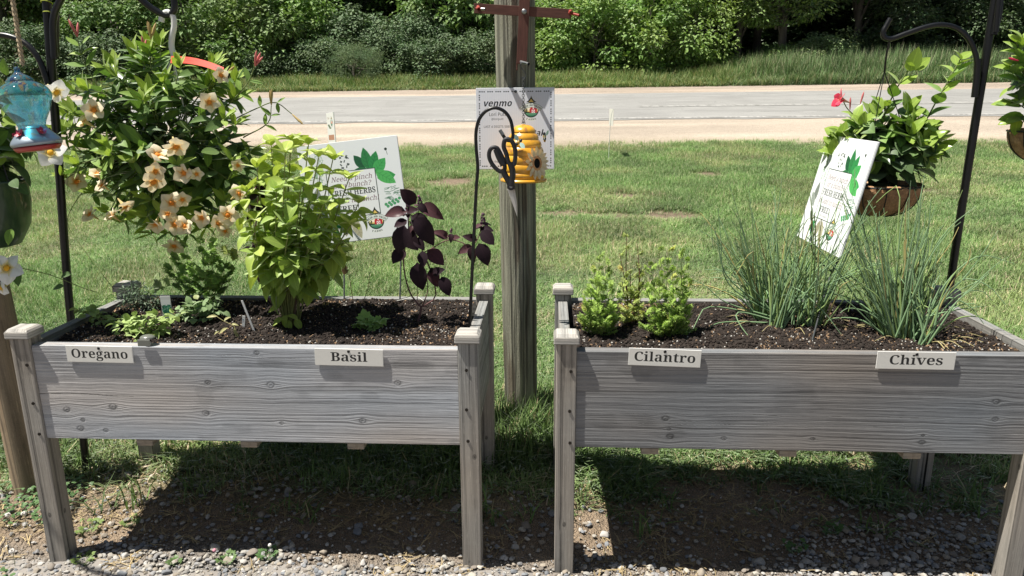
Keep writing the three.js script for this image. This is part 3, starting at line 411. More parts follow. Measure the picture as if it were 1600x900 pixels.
function herbPrint(x, W, H) {
  const k = W / 512; x.scale(k, k); x.fillStyle = '#e6eaea'; x.fillRect(0, 0, 512, 512); const r = rng(3);
  const leaf = (cx, cy, len, w, a, c, vein) => { x.save(); x.translate(cx, cy); x.rotate(a); x.fillStyle = c; x.beginPath(); x.moveTo(0, 0); x.quadraticCurveTo(w, -len * 0.4, 0, -len); x.quadraticCurveTo(-w, -len * 0.4, 0, 0); x.fill(); x.strokeStyle = vein; x.lineWidth = 1.5; x.beginPath(); x.moveTo(0, 0); x.lineTo(0, -len * 0.92); for (let i = 1; i < 5; i++) { x.moveTo(0, -len * i * 0.17); x.lineTo(w * 0.33, -len * (i * 0.17 + 0.12)); x.moveTo(0, -len * i * 0.17); x.lineTo(-w * 0.33, -len * (i * 0.17 + 0.12)); } x.stroke(); x.restore(); };
  x.strokeStyle = '#5f8f63'; x.lineWidth = 1.6;                                     // dill fronds
  for (let k2 = 0; k2 < 46; k2++) { const sx = 60 + 60 * r(), sy = 40 + 200 * r(); x.beginPath(); x.moveTo(sx, sy); x.lineTo(sx + 22 * (r() - 0.5), sy - 26 * r()); x.lineTo(sx + 30 * (r() - 0.5), sy - 30 * r()); x.stroke(); }
  x.beginPath(); x.moveTo(70, 270); x.quadraticCurveTo(78, 140, 120, 40); x.stroke();
  x.fillStyle = '#3b4741'; for (let k2 = 0; k2 < 16; k2++) { const sx = 180 + 80 * r(), sy = 60 + 75 * r(); x.beginPath(); x.ellipse(sx, sy, 7, 2.5, r() * 3, 0, 7); x.fill(); x.beginPath(); x.ellipse(sx, sy, 2.5, 7, r() * 3, 0, 7); x.fill(); }
  leaf(330, 150, 90, 46, -0.6, '#1f5a38', '#174529'); leaf(350, 160, 120, 52, -0.15, '#2f7d45', '#1d5a31'); leaf(360, 165, 105, 50, 0.35, '#2f8a4a', '#1d5a31'); leaf(350, 175, 80, 46, -1.25, '#2a6d40', '#1d5a31'); leaf(370, 180, 100, 60, 0.75, '#46a658', '#2a7a3c'); leaf(385, 205, 95, 62, 1.5, '#3b9a50', '#256e38'); leaf(380, 170, 120, 60, 2.2, '#53b05c', '#2f8040');
  x.strokeStyle = '#26352d'; x.lineWidth = 2; x.fillStyle = '#26352d'; x.beginPath(); x.arc(446, 62, 6, 0, 7); x.moveTo(446, 62); x.lineTo(452, 92); x.stroke(); x.fill();
  leaf(62, 330, 110, 44, 0.1, '#7d857d', '#5a635c'); leaf(80, 345, 90, 40, -0.7, '#9aa39a', '#6f776f'); leaf(70, 350, 80, 36, 2.6, '#8d968c', '#666e66');
  x.strokeStyle = '#4c7a5e'; x.lineWidth = 2.4; for (let k2 = 0; k2 < 26; k2++) { const sx = 408 + 70 * r(), sy = 262 + 66 * r(); x.beginPath(); x.moveTo(sx, sy); x.lineTo(sx + 26, sy + 20 * (r() - 0.55)); x.stroke(); }
  x.fillStyle = '#4f9a68'; for (let k2 = 0; k2 < 9; k2++) { x.beginPath(); x.arc(412 + k2 * 9, 352 - k2 * 3 + 7 * ((k2 % 2) - 0.5) * 2, 8, 0, 7); x.fill(); }
  x.fillStyle = '#2f8a4d'; for (let k2 = 0; k2 < 16; k2++) { x.beginPath(); x.ellipse(140 + 26 * (r() - 0.5) * 2, 425 + 50 * (r() - 0.5) * 2, 12, 7, r() * 3, 0, 7); x.fill(); }
  leaf(212, 392, 96, 42, Math.PI + 0.25, '#9d9a80', '#7b785f'); leaf(232, 392, 118, 46, Math.PI - 0.3, '#b0ad93', '#8a8770');
  x.strokeStyle = '#26352d'; x.lineWidth = 2; x.beginPath(); x.moveTo(150, 500); x.lineTo(190, 470); x.stroke(); x.fillStyle = '#26352d'; x.beginPath(); x.arc(192, 468, 6, 0, 7); x.fill();
  x.fillStyle = '#e9ecec'; x.fillRect(128, 152, 250, 236); x.strokeStyle = '#3b4a45'; x.lineWidth = 4; x.strokeRect(128, 152, 250, 236);
  x.textAlign = 'center'; x.textBaseline = 'alphabetic'; x.fillStyle = '#6d4a55'; x.font = 'italic 34px serif'; x.fillText('Need a pinch', 253, 200); x.fillText('or a bunch?', 253, 234); x.fillText('to add to lunch!', 253, 314);
  x.fillStyle = '#22282a'; x.font = 'bold 40px serif'; x.save(); x.translate(253, 276); x.scale(232 / x.measureText('FRESH HERBS').width, 1.05); x.fillText('FRESH HERBS', 0, 0); x.restore(); x.font = 'bold 38px serif'; x.fillText('FREE!', 220, 356); x.font = '14px serif'; x.fillText('(Yes, really!)', 220, 376);
  logo(x, 350, 418, 1.12);
}
function payPrint(x, W, H) {
  const k = W / 512; x.scale(k, k); const h = H / k; x.fillStyle = '#dcdfe6'; x.fillRect(0, 0, 512, h);
  x.fillStyle = '#d5d9e1'; for (let i = 0; i < 512; i += 12) x.fillRect(i, 0, 3, h);
  x.strokeStyle = '#23262b'; x.lineWidth = 7; x.setLineDash([9, 5, 9, 5, 9, 16]); x.strokeRect(20, 22, 472, h - 40); x.setLineDash([]);
  x.fillStyle = '#17191c'; x.textAlign = 'center'; x.font = 'italic bold 58px sans-serif'; x.fillText('venmo', 138, 116); x.font = '30px sans-serif'; x.fillText('Lori Putt', 138, 178); x.font = '19px sans-serif'; x.fillText('@loriputt', 138, 204); x.font = '21px sans-serif'; x.fillText('LAST 4 DIGITS 5885', 138, 254);
  x.font = '20px sans-serif'; x.fillText('on the card', 138, 482); x.font = 'italic bold 54px sans-serif'; x.fillText('PayPal', 352, 308);
  logo(x, 362, 132, 1.35);
}
const white = std({ color: 0xdfe2e4, roughness: 0.5 });
function panelSign(o, W, H, t, tex, edgeMat = white, part = 'panel') {
  const p = obj(part, box(W, H, t, 0.0012), edgeMat, o), f = obj('print', new THREE.PlaneGeometry(W - 0.003, H - 0.003), std({ map: tex, roughness: 0.42 }), p); f.position.z = t / 2 + 0.0012; return p;
}
const herbTex = canvasTex(1024, 1024, herbPrint), wireMat = std({ color: 0x55585a, roughness: 0.5, metalness: 0.7 }), black = phy({ color: 0x040405, roughness: 0.4, clearcoat: 0.12, clearcoatRoughness: 0.2 });
// ---------------------------------------------------------------- wooden pole and what hangs on it
{
  const o = thing('wooden_pole', 'round weathered wooden pole standing between the two planters', 'pole', V(-0.1, 0.03, -0.83)), H = 3.0, nr = 72, nh = 130, g = new THREE.CylinderGeometry(1, 1, 1, nr, nh, true), P = g.attributes.position;
  for (let i = 0; i < P.count; i++) { const t = P.getY(i) + 0.5, a = Math.atan2(P.getZ(i), P.getX(i)), y = t * (H + 0.1) - 0.1, u = (a / 6.2832) * 26, crack = Math.pow(vn(u + 0.8 * vn(a * 2, y * 1.5), y * 0.9, 0, 0), 5) * 0.013, r = mix(0.0605, 0.0835, t * 0.75) + 0.0016 * (fbm(u, y * 9, 2) - 0.5) - crack * (Math.abs(a) < 3.0 ? 1 : 0); P.setXYZ(i, Math.cos(a) * r - 0.0115 * y, y, Math.sin(a) * r); }
  g.computeVertexNormals();
  const pt = (() => { const W = 512, Hh = 1024, gr = (x, y) => { const v = x + 14 * fbm(x / 40, y / 110, 2, 13, 9), ck = step(0.7, 0.82, vn(v / 6, y / 150 + 60, 0)); return (0.5 * vn(v / 4.6, y / 100, 111) + 0.3 * vn(x / 2.5, y / 30, 205) + 0.2 * hash(x, y)) * (1 - 0.85 * ck) + 0.0; }; return { map: dataTex(W, Hh, (x, y) => { const g0 = gr(x, y), dark = step(0.52, 0.72, fbm(x / 30 + 5, y / 90, 4, 17, 11)), s = 0.55 + 0.75 * g0; const q = Math.pow(s, 1.8) * 0.9; return [mix(0.31, 0.17, dark) * q, mix(0.305, 0.145, dark) * q, mix(0.235, 0.105, dark) * q]; }), bump: dataTex(W, Hh, gr, false) }; })();
  obj('shaft', g, std({ map: pt.map, bumpMap: pt.bump, bumpScale: 0.006, roughness: 0.95 }), o);
  obj('pole_top', new THREE.CylinderGeometry(0.074, 0.076, 0.02, 32), postMat[0], o).position.set(-0.0345, 3.0, 0);
}
const rust = std({ map: dataTex(128, 128, (x, y) => { const n = fbm(x / 10, y / 10, 5), s = 0.6 + 0.8 * n; return [0.125 * s, 0.05 * s, 0.036 * s]; }), roughness: 0.8, metalness: 0.15 }), steel = std({ color: 0x9a9d9d, roughness: 0.4, metalness: 0.85 });
{
  const z = -0.725, c = at(819, 18, z), o = thing('rusty_bracket', 'rusty brown steel cross bracket bolted to the wooden pole', 'bracket', c);
  const p = (u, v, zz = z) => rel(o, at(u, v, zz));
  const bar = (name, a, b, w, t, m) => { const q = obj(name, box(a.distanceTo(b), w, t, 0.001), m, o); q.position.copy(a).add(b).multiplyScalar(0.5); q.rotation.z = Math.atan2(b.y - a.y, b.x - a.x); return q; };
  const h = bar('cross_bar', p(741, 13), p(893, 22), 0.030, 0.005, rust); const fl = obj('flange', box(0.32, 0.004, 0.024, 0.001), rust, h); fl.position.set(0, 0.013, -0.0142);
  const v = bar('upright', p(823, -70, z + 0.0055), p(815, 100, z + 0.0055), 0.034, 0.005, rust); const f2 = obj('flange', box(0.37, 0.004, 0.028, 0.001), rust, v); f2.position.set(-0.0, -0.0152, -0.0165);
  const pin = (a, b, r, m, n) => obj(n, taper([a, a.clone().lerp(b, 0.5), b], r, r * 0.85, 6, 12), m, o);
  const dome = obj('bolt', new THREE.SphereGeometry(0.0085, 16, 10), steel, o); dome.position.copy(p(819, 18, z + 0.01)); dome.scale.z = 0.6;
  const redTip = std({ color: 0x9a3a2c, roughness: 0.6 });
  pin(p(747, 11, z + 0.004), p(748, 14, z + 0.025), 0.006, redTip, 'end_tab'); pin(p(744, 13, z + 0.008), p(752, 14, z + 0.02), 0.0035, redTip, 'hook_pin'); pin(p(752, 14, z + 0.02), p(758, 14.2, z + 0.024), 0.0045, steel, 'bolt');
  pin(p(889, 20, z + 0.004), p(905, 24, z + 0.03), 0.0045, redTip, 'hook_pin'); pin(p(891, 18, z + 0.004), p(893, 19, z + 0.02), 0.006, redTip, 'end_tab');
  pin(p(814, 97, z + 0.006), p(826, 100, z + 0.05), 0.0055, steel, 'hook_peg');
}
{
  const z = -0.748, w = 0.262, c = at(805.5, 201, z), o = thing('payment_sign', 'white corrugated payment sign nailed to the wooden pole', 'sign', V(c.x, c.y, -0.742));
  panelSign(o, w, 0.268, 0.005, canvasTex(1024, Math.round(1024 * 0.268 / w), payPrint)); o.rotation.set(-0.09, 0, 0.004); o.position.z += 0.012;
  const n = obj('nail', new THREE.CylinderGeometry(0.0045, 0.0045, 0.006, 12).rotateX(Math.PI / 2), wireMat, o), q = rel(o, at(806, 143, -0.738)); n.position.set(q.x, q.y, 0.006);
}
{
  const z = -0.655, top = at(818, 194, z), hook = at(817, 100, z), ch = thing('hanging_chain', 'thin dark chain and wire hook holding the yellow beehive birdhouse', 'chain', hook);
  const q = (u, v, dz = 0) => rel(ch, at(u, v, z + dz));
  obj('wire_hook', tube([q(822, 99, -0.02), q(814, 99), q(814, 104), q(820, 114), q(821, 120), q(818, 123), q(816, 120)], 0.0013, 40, 6), wireMat, ch);
  const link = new THREE.TorusGeometry(0.0042, 0.0008, 6, 14); const a = q(817.5, 121), b = rel(ch, top), n = 22;
  for (let k = 0; k < n; k++) { const m = obj('link', link, wireMat, ch); m.position.copy(a).lerp(b, (k + 0.5) / n); m.scale.y = 1.25; m.rotation.y = k % 2 ? 1.57 : 0.2; }
  // beehive
  const base = at(816, 283, z), H = top.y - base.y, px = 1 / 470, o = thing('beehive_birdhouse', 'glossy yellow beehive birdhouse with flower door hanging before the pole', 'birdhouse', V(top.x, base.y, z));
  const yel = phy({ map: dataTex(128, 128, (x, y) => { const n = fbm(x / 14, y / 20, 4), d = step(0.6, 0.72, fbm(x / 5 + 9, y / 7, 4)); return [0.72 * (0.75 + 0.5 * n) * (1 - 0.35 * d), 0.36 * (0.7 + 0.6 * n) * (1 - 0.4 * d), 0.02 + 0.02 * d]; }), roughness: 0.35, clearcoat: 0.7, clearcoatRoughness: 0.12 });
  const prof = []; const rings = [[0.02, 0.094, 0.0775], [0.15, 0.0745, 0.0755], [0.29, 0.0735, 0.072], [0.43, 0.069, 0.066], [0.57, 0.0625, 0.058], [0.7, 0.052, 0.046], [0.82, 0.04, 0.032]];
  prof.push(new THREE.Vector2(0.001, 0), new THREE.Vector2(0.0755, 0), new THREE.Vector2(0.0768, 0.003), new THREE.Vector2(0.076, 0.008), new THREE.Vector2(0.069, 0.011));
  const R = [0.069, 0.0695, 0.0685, 0.0655, 0.06, 0.051, 0.039, 0.0], Y = [0.012, 0.17, 0.32, 0.47, 0.61, 0.74, 0.86, 1.0].map((t, i) => (i ? t * H : 0.012));
  for (let k = 0; k < 7; k++) for (let j = 0; j <= 8; j++) { const t = j / 8, r0 = R[k], r1 = k === 6 ? 0.001 : R[k + 1]; const y = mix(Y[k], Y[k + 1], t), rr = k === 6 ? 0.039 * Math.sqrt(Math.max(0, 1 - t * t)) + 0.001 : mix(r0, r1, t) - 0.003 + 0.0055 * Math.sqrt(Math.sin(Math.PI * clamp(t, 0.02, 0.98))); prof.push(new THREE.Vector2(rr, y)); }
  obj('hive_body', new THREE.LatheGeometry(prof, 64), yel, o);
  obj('hanging_ring', new THREE.TorusGeometry(0.005, 0.001, 6, 16), wireMat, o).position.y = H + 0.003;
  // flower door
  const fa = 0.62, cy = (at(841, 253, z).y - base.y), fr = 0.0665, fc = V(Math.sin(fa) * fr, cy, Math.cos(fa) * fr), fq = frame(V(Math.sin(fa + 0.12), 0.08, Math.cos(fa + 0.12)), V(0, 1, 0));
  const cream = phy({ color: new THREE.Color().setRGB(0.8, 0.66, 0.42), roughness: 0.5, clearcoat: 0.3 }), peach = phy({ color: new THREE.Color().setRGB(0.62, 0.3, 0.12), roughness: 0.5, clearcoat: 0.3 });
  const disc = obj('flower_disc', new THREE.LatheGeometry([[0.0001, 0.006], [0.0125, 0.006], [0.014, 0.012], [0.0165, 0.014], [0.021, 0.01], [0.025, 0.004], [0.026, 0]].map((p) => new THREE.Vector2(p[0], p[1])), 40).rotateX(Math.PI / 2), peach, o); disc.position.copy(fc); disc.quaternion.copy(fq); disc.scale.y = 1.15;
  const pg = leafGeo({ len: 0.036, wid: 0.0145, fold: 0.3, curl: -0.005, tip: 0.75 });
  for (const [n, r0, s, dz] of [[13, 0.021, 1, 0.002], [11, 0.017, 0.85, 0.009]]) for (let k = 0; k < n; k++) { const a = k / n * 6.283 + dz * 40, m = obj('petal', pg, cream, o), d = V(Math.cos(a), Math.sin(a) * 1.1, 0.12).applyQuaternion(fq); m.position.copy(fc).add(V(Math.cos(a) * r0 * 0.8, Math.sin(a) * r0, dz).applyQuaternion(fq)); m.quaternion.copy(frame(d, V(0, 0, 1).applyQuaternion(fq))); m.scale.setScalar(s); }
  const hole = obj('entrance_hole', new THREE.CylinderGeometry(0.0125, 0.0125, 0.008, 28).rotateX(Math.PI / 2), std({ color: 0x050403, roughness: 1 }), o); hole.position.copy(fc).add(V(0, 0, 0.0055).applyQuaternion(fq)); hole.quaternion.copy(fq); hole.scale.y = 1.35;
  const bee = (u, v, ang, turn) => { const yy = at(u, v, z).y - base.y, rr = 0.058 + 0.012, p = V(Math.sin(ang) * rr, yy, Math.cos(ang) * rr), bq = frame(V(Math.sin(ang), 0, Math.cos(ang)), V(0, 1, 0)), b = obj('bee', (() => { const mb = new MB(), s = new THREE.SphereGeometry(1, 14, 10); mb.add(s, M4(V(0, 0.010, 0.002), null, V(0.0055, 0.0055, 0.005)), [0.02, 0.02, 0.025]); mb.add(s, M4(V(0, 0.001, 0.002), null, V(0.0065, 0.0065, 0.0055)), [0.5, 0.3, 0.05]); mb.add(s, M4(V(0, -0.007, 0.002), null, V(0.006, 0.006, 0.005)), [0.02, 0.02, 0.025]); mb.add(s, M4(V(0, -0.014, 0.001), null, V(0.0045, 0.005, 0.004)), [0.5, 0.3, 0.05]); return mb.geo(); })(), std({ vertexColors: true, roughness: 0.4 }), o); b.position.copy(p); b.quaternion.copy(bq); b.rotateZ(turn);
    for (const s of [-1, 1]) { const w = obj('wing', leafGeo({ len: 0.026, wid: 0.014, fold: 0.05, curl: 0.002, tip: 0.5 }), phy({ color: 0xbfe0d8, roughness: 0.3, clearcoat: 0.5, side: THREE.DoubleSide }), b); w.quaternion.copy(frame(V(s, 0.15, 0.25), V(0, 0, 1))); w.position.set(s * 0.003, 0.004, 0.005); } };
  bee(808, 221, -0.2, -0.9); bee(842, 213, 1.25, 0.4);
}
function leafGeo({ len, wid, fold = 0.2, curl = 0.02, tip = 1, seg = 6, col }) {   // leaf along +z, upper side +y; 3 vertices across
  const p = [], u = [], c = [], ix = [];
  for (let i = 0; i <= seg; i++) { const t = i / seg, w = 0.5 * wid * Math.pow(Math.sin(Math.PI * Math.pow(t, 0.82 / tip ** 0.3)), 0.85) + (i === seg || i === 0 ? 0 : wid * 0.015), y = -curl * t * t, z = len * t * (1 - 0.25 * Math.abs(curl / len) * t); for (const s of [-1, 0, 1]) { p.push(s * Math.max(w, 1e-5), y + Math.abs(s) * w * fold, z); u.push(0.5 + 0.5 * s, t); c.push(1, 1, 1); } }
  for (let i = 0; i < seg; i++) for (let k = 0; k < 2; k++) { const a = i * 3 + k; ix.push(a, a + 3, a + 1, a + 1, a + 3, a + 4); }
  const g = new THREE.BufferGeometry(); g.setAttribute('position', new THREE.Float32BufferAttribute(p, 3)); g.setAttribute('uv', new THREE.Float32BufferAttribute(u, 2)); g.setAttribute('color', new THREE.Float32BufferAttribute(c, 3)); g.setIndex(ix); g.computeVertexNormals(); return g;
}
// ---------------------------------------------------------------- herb signs on wire stakes, small far sign, marker flag
function herbSign(label, p, rot, stakes) {
  const o = thing('herb_sign', label, 'sign', p); o.rotation.order = 'YXZ'; o.rotation.set(rot[1], rot[0], rot[2]); o.updateMatrixWorld(true);
  panelSign(o, 0.33, 0.33, 0.005, herbTex); const loc = (v) => o.worldToLocal(v.clone());
  for (const pts of stakes) obj('wire_stake', tube(pts.map(loc), 0.0028, 24, 7), wireMat, o);
}
{
  const q = (u, v, z) => at(u, v, z), soilY = (p) => V(p.x, soilH(p.x, p.z) - 0.02, p.z);
  const foot = at(1265, 534, -0.06);
  herbSign('white herb sign standing edgewise among the chives', V(0.8499, 0.9725, -0.4427), [-1.5304, -0.2132, -0.0117], [[at(1330, 330, -0.50), at(1313, 400, -0.46), at(1300, 425, -0.42), soilY(at(1266, 528, -0.12))], [at(1268, 330, -0.40), at(1272, 398, -0.42), at(1300, 425, -0.42)]]);
  const s1 = at(626, 480, -0.5), s2 = at(540, 480, -0.5);
  herbSign('white herb sign leaning behind the lime green basil', V(-0.6425, 0.9608, -0.6111), [0.1086, -0.2162, 0.1075], [[at(615, 330, -0.62), at(625, 380, -0.575), V(s1.x, 0.59, -0.485)], [at(520, 340, -0.62), at(535, 392, -0.575), V(s2.x, 0.59, -0.485)]]);
  const p = onG(522, 268), o = thing('roadside_sign', 'small white sign seen aslant beside the road behind the herb sign', 'sign', p), hgt = at(522, 200, p.z).y - p.y; o.rotation.y = -1.02;
  const pm = panelSign(o, 0.3, 0.34, 0.006, canvasTex(256, 290, (x, W, H) => { x.fillStyle = '#e4e4e0'; x.fillRect(0, 0, W, H); logo(x, W * 0.66, H * 0.3, 0.95); x.fillStyle = '#7d5a52'; x.font = 'italic 30px serif'; x.fillText('Fresh', 20, 60); x.fillStyle = '#b5836a'; x.fillRect(24, 210, 200, 50); x.fillStyle = '#556b52'; for (let k = 0; k < 5; k++) x.fillRect(24 + k * 14, 110 + k * 8, 60, 10); })); pm.position.y = hgt; pm.rotation.z = 0.06;
  for (const s of [-0.1, 0.1]) obj('wire_stake', tube([V(s, -0.05, 0), V(s, hgt / 2, 0), V(s, hgt, -0.005)], 0.004, 6, 6), wireMat, o);
  const fp = onG(951, 251), f = thing('marker_flag', 'thin white marker flag stake in the lawn near the road', 'flag', fp), r2 = (u, v) => rel(f, at(u, v, fp.z));
  obj('stake', tube([V(0, -0.05, 0), r2(952, 222), r2(954, 190), r2(955.5, 178), r2(958.5, 170)], 0.0038, 24, 6), std({ color: 0xd8d8d4, roughness: 0.6 }), f);
  const fl = obj('flag_sheet', new THREE.PlaneGeometry(0.32, 0.2, 6, 3), std({ color: 0xd9d6cf, roughness: 0.7, side: THREE.DoubleSide }), f); const P = fl.geometry.attributes.position; for (let i = 0; i < P.count; i++) P.setZ(i, 0.006 * Math.sin(P.getX(i) * 30)); fl.geometry.computeVertexNormals(); fl.position.copy(r2(957, 181)); fl.position.z += -0.16; fl.position.y -= 0.02; fl.rotation.y = Math.PI / 2 + 0.045;
}
// ---------------------------------------------------------------- rod with the herb shears
{
  const z = -0.215, o = thing('thin_hook_rod', 'thin black hook rod rising from the left planter soil', 'hook', at(736, 497, z)), q = (u, v, d = 0) => rel(o, at(u, v, z + d));
  obj('rod', tube([q(734, 510), q(737, 440), q(741, 360), q(744.5, 290), q(746.5, 262), q(744, 230), q(744, 205), q(749, 186), q(760, 173), q(774, 168.5), q(788, 174), q(797, 186), q(801, 203), q(801, 215), q(796, 221), q(790, 217), q(784, 208)], 0.0047, 120, 10), black, o);
  obj('rod_tip', taper([q(786, 211), q(783.5, 207), q(781, 203)], 0.0052, 0.0046, 4, 10), std({ color: 0x6d7070, roughness: 0.5 }), o);
  const s = thing('herb_shears', 'black handled herb shears hanging on the thin hook rod', 'shears', at(798, 290, z + 0.012)), w = (u, v, d = 0) => rel(s, at(u, v, z + 0.012 + d)), hm = phy({ color: 0x17171a, roughness: 0.55, clearcoat: 0.25 });
  const flat = (pts, r, closed = true) => { const g = tube(pts, r, closed ? 60 : 24, 10, closed); return g; };
  obj('handle', mergeGeometries([flat([w(790, 218, 0.003), w(798, 219, 0.003), w(804, 230, 0.003), w(805, 248, 0.003), w(802, 258, 0.003), w(796, 256, 0.003), w(791, 240, 0.003), w(787, 228, 0.003)], 0.0062), flat([w(797, 254, 0.003), w(801, 268, 0.003), w(800, 282, 0.002), w(799, 291, 0.002)], 0.0085, false)]), hm, s);
  obj('handle', mergeGeometries([flat([w(769, 231, -0.004), w(776, 231, -0.004), w(782, 240, -0.004), w(788, 254, -0.004), w(788, 266, -0.004), w(782, 268, -0.004), w(771, 259, -0.004), w(764.5, 246, -0.004), w(765, 236, -0.004)], 0.0058), flat([w(785, 264, -0.004), w(790, 275, -0.004), w(796, 286, -0.003), w(799, 293, -0.003)], 0.0082, false), flat([w(775, 233, -0.004), w(781, 248, -0.004), w(787, 258, -0.004)], 0.0085, false)]), hm, s);
  const hub = obj('pivot', new THREE.CylinderGeometry(0.0105, 0.0105, 0.012, 20).rotateX(Math.PI / 2), hm, s); hub.position.copy(w(798.5, 291)); const sc = obj('screw', new THREE.CylinderGeometry(0.0042, 0.0042, 0.003, 16).rotateX(Math.PI / 2), steel, hub); sc.position.z = 0.0068;
  const blade = (a, b, c, d, dz) => { const P4 = [a, b, c, d].map(([u, v]) => w(u, v, dz)), sh = new THREE.Shape(P4.map((p) => new THREE.Vector2(p.x, p.y))), g = new THREE.ExtrudeGeometry(sh, { depth: 0.0022, bevelEnabled: true, bevelSize: 0.0006, bevelThickness: 0.0006, bevelSegments: 1 }); const m = obj('blade', g, std({ map: dataTex(64, 64, (x, y) => { const n = fbm(x / 8, y / 8, 4); return n > 0.6 ? [0.34, 0.27, 0.2] : [0.62, 0.6, 0.56]; }), roughness: 0.45, metalness: 0.6 }), s); m.position.z = P4[0].z; };
  blade([796, 296], [804, 296], [808, 320], [808.5, 339], -0.002); blade([793, 296], [800, 297], [806, 320], [808, 338], 0.0012);
}
// ---------------------------------------------------------------- black shepherd stands
{
  const z = -0.45, o = thing('plant_stand', 'tall black plant stand with curved arms left behind the left planter', 'stand', at(137, 742, z)), q = (u, v, d = 0) => rel(o, at(u, v, z + d));
  obj('pole', tube([q(139, 775), q(122, 600), q(108, 470), q(90, 230), q(73, 0), q(70, -60)], 0.0125, 30, 14), black, o);
  obj('arm', tube([q(85, 88, 0.03), q(83.5, 30, 0.03), q(92, 5, 0.03), q(112, -22, 0.03), q(160, -48, -0.01), q(205, -14, -0.05), q(240, 15, -0.07), q(262, 24, -0.08), q(272, 16, -0.08), q(272, 0, -0.08), q(266, -22, -0.08)], 0.0098, 70, 12), black, o);
  obj('arm', tube([q(80, 150, 0.03), q(72, 122, 0.03), q(62, 95, 0.03), q(45, 72, 0.03), q(22, 59, 0.03), q(-8, 55, 0.03), q(-40, 68, 0.03), q(-58, 90, 0.03), q(-62, 80, 0.03)], 0.0085, 50, 12), black, o);
  obj('arm', tube([q(71, -40, 0.02), q(40, -60, 0.0), V(-0.55, 1.75, 0.0), V(-0.68, 1.8, 0.3), V(-0.5, 1.8, 0.66), rel(o, at(0, -88, 0.24)), rel(o, at(15, -74, 0.24)), rel(o, at(17, -60, 0.24))], 0.0085, 40, 12), black, o);
  for (const [u0, v0, u1, v1] of [[80, 15, 80, 92], [74, 90, 78, 160]]) obj('clamp', tube([q(u0 + 6, v0, 0.016), q((u0 + u1) / 2 + 6, (v0 + v1) / 2, 0.016), q(u1 + 6, v1, 0.016)], 0.012, 6, 10), black, o);
  const tie = std({ color: 0xa9b53a, roughness: 0.7 }); obj('plant_tie', new THREE.TorusGeometry(0.0145, 0.0016, 6, 20).rotateX(1.4), tie, o).position.copy(q(76.5, 20)); obj('plant_tie', new THREE.TorusGeometry(0.0145, 0.0018, 6, 20).rotateX(1.25), tie, o).position.copy(q(73, 4));
  const zr = -0.5, r = thing('plant_stand', 'tall black plant stand with curved arm behind the right planter', 'stand', V(at(1492, 395, zr).x, G(1.25, zr), zr)), w = (u, v, d = 0) => rel(r, at(u, v, zr + d));
  obj('pole', tube([V(0.002, -0.1, 0), V(0, 0.3, 0), w(1492, 395), w(1520, 215), w(1555, 0), w(1565, -60)], 0.0118, 30, 14), black, r);
  obj('arm', tube([w(1524, 152, 0.02), w(1527, 112, 0.02), w(1524, 84, 0.02), w(1511, 58, 0.02), w(1492, 43, 0.02), w(1468, 39, 0.02), w(1445, 43, 0.02), w(1415, 53, 0.02), w(1391, 61, 0.02), w(1382, 59, 0.02), w(1380, 50, 0.02), w(1385, 40, 0.02), w(1391, 29, 0.02)], 0.0074, 70, 12), black, r);
  obj('clamp', tube([w(1528, 92, 0.018), w(1526, 125, 0.018), w(1523, 152, 0.018)], 0.010, 6, 10), black, r); obj('clamp', tube([w(1563, -20, 0.016), w(1560, 20, 0.016), w(1553, 54, 0.016)], 0.010, 6, 10), black, r);
  obj('arm', tube([w(1556, 50, 0.03), w(1561, 0, 0.03), w(1570, -45, 0.03), w(1600, -72, 0.03), w(1640, -60, 0.03), w(1655, -20, 0.03), w(1650, -5, 0.03), w(1643, -12, 0.03)], 0.0074, 50, 12), black, r);
}
{ // timber post at the left edge
  const p = V(-1.72, 0, -0.34), g = new THREE.CylinderGeometry(0.052, 0.056, 0.8, 28, 14), P = g.attributes.position; for (let i = 0; i < P.count; i++) { const a = Math.atan2(P.getZ(i), P.getX(i)), n = 1 + 0.06 * (fbm(a * 3 + 9, P.getY(i) * 2, 2) - 0.5); P.setX(i, P.getX(i) * n); P.setZ(i, P.getZ(i) * n); } g.computeVertexNormals();
  const o = thing('timber_post', 'short brown round timber post at the left edge behind the planter post', 'post', V(p.x, G(p.x, p.z), p.z)); const t = vertical(plank(512, 256, 0.7, 0.3, [[0.3, 0.12, 0.01]], [0.27, 0.2, 0.13], 55, 0.7)); const m = obj('shaft', g, woodMat(t, 0.002), o); m.position.y = 0.34; m.rotation.z = 0.03;
}
// ---------------------------------------------------------------- plants
const veinTex = (() => { const W = 64, H = 128; return dataTex(W, H, (x, y) => { const u = Math.abs(x / W - 0.5) * 2, v = y / H, mid = Math.exp(-Math.pow(u / 0.07, 2)), sv = Math.pow(0.5 + 0.5 * Math.cos((v - u * 0.35) * 44), 8) * (1 - u) * 0.6, s = 0.78 + 0.3 * mid + 0.14 * sv + 0.12 * (fbm(x / 9, y / 9, 3) - 0.5); return [s * (0.97 + 0.08 * mid), s, s * 0.95]; }, true, false); })();
const pm = (col, o = {}) => leafMat(col, { map: veinTex, ...o });
const stemMat = (c) => std({ color: new THREE.Color().setRGB(...c), roughness: 0.8, vertexColors: false });
const up = V(0, 1, 0);
function putLeaf(parent, geo, mat, p, dir, nrm, s, name = 'leaf') { const m = obj(name, geo, mat, parent); m.position.copy(p); m.quaternion.copy(frame(dir, nrm)); m.scale.setScalar(s); return m; }
const rdir = (r) => { const a = r() * 6.283, c = r() * 2 - 1, s = Math.sqrt(1 - c * c); return V(Math.cos(a) * s, c, Math.sin(a) * s); };
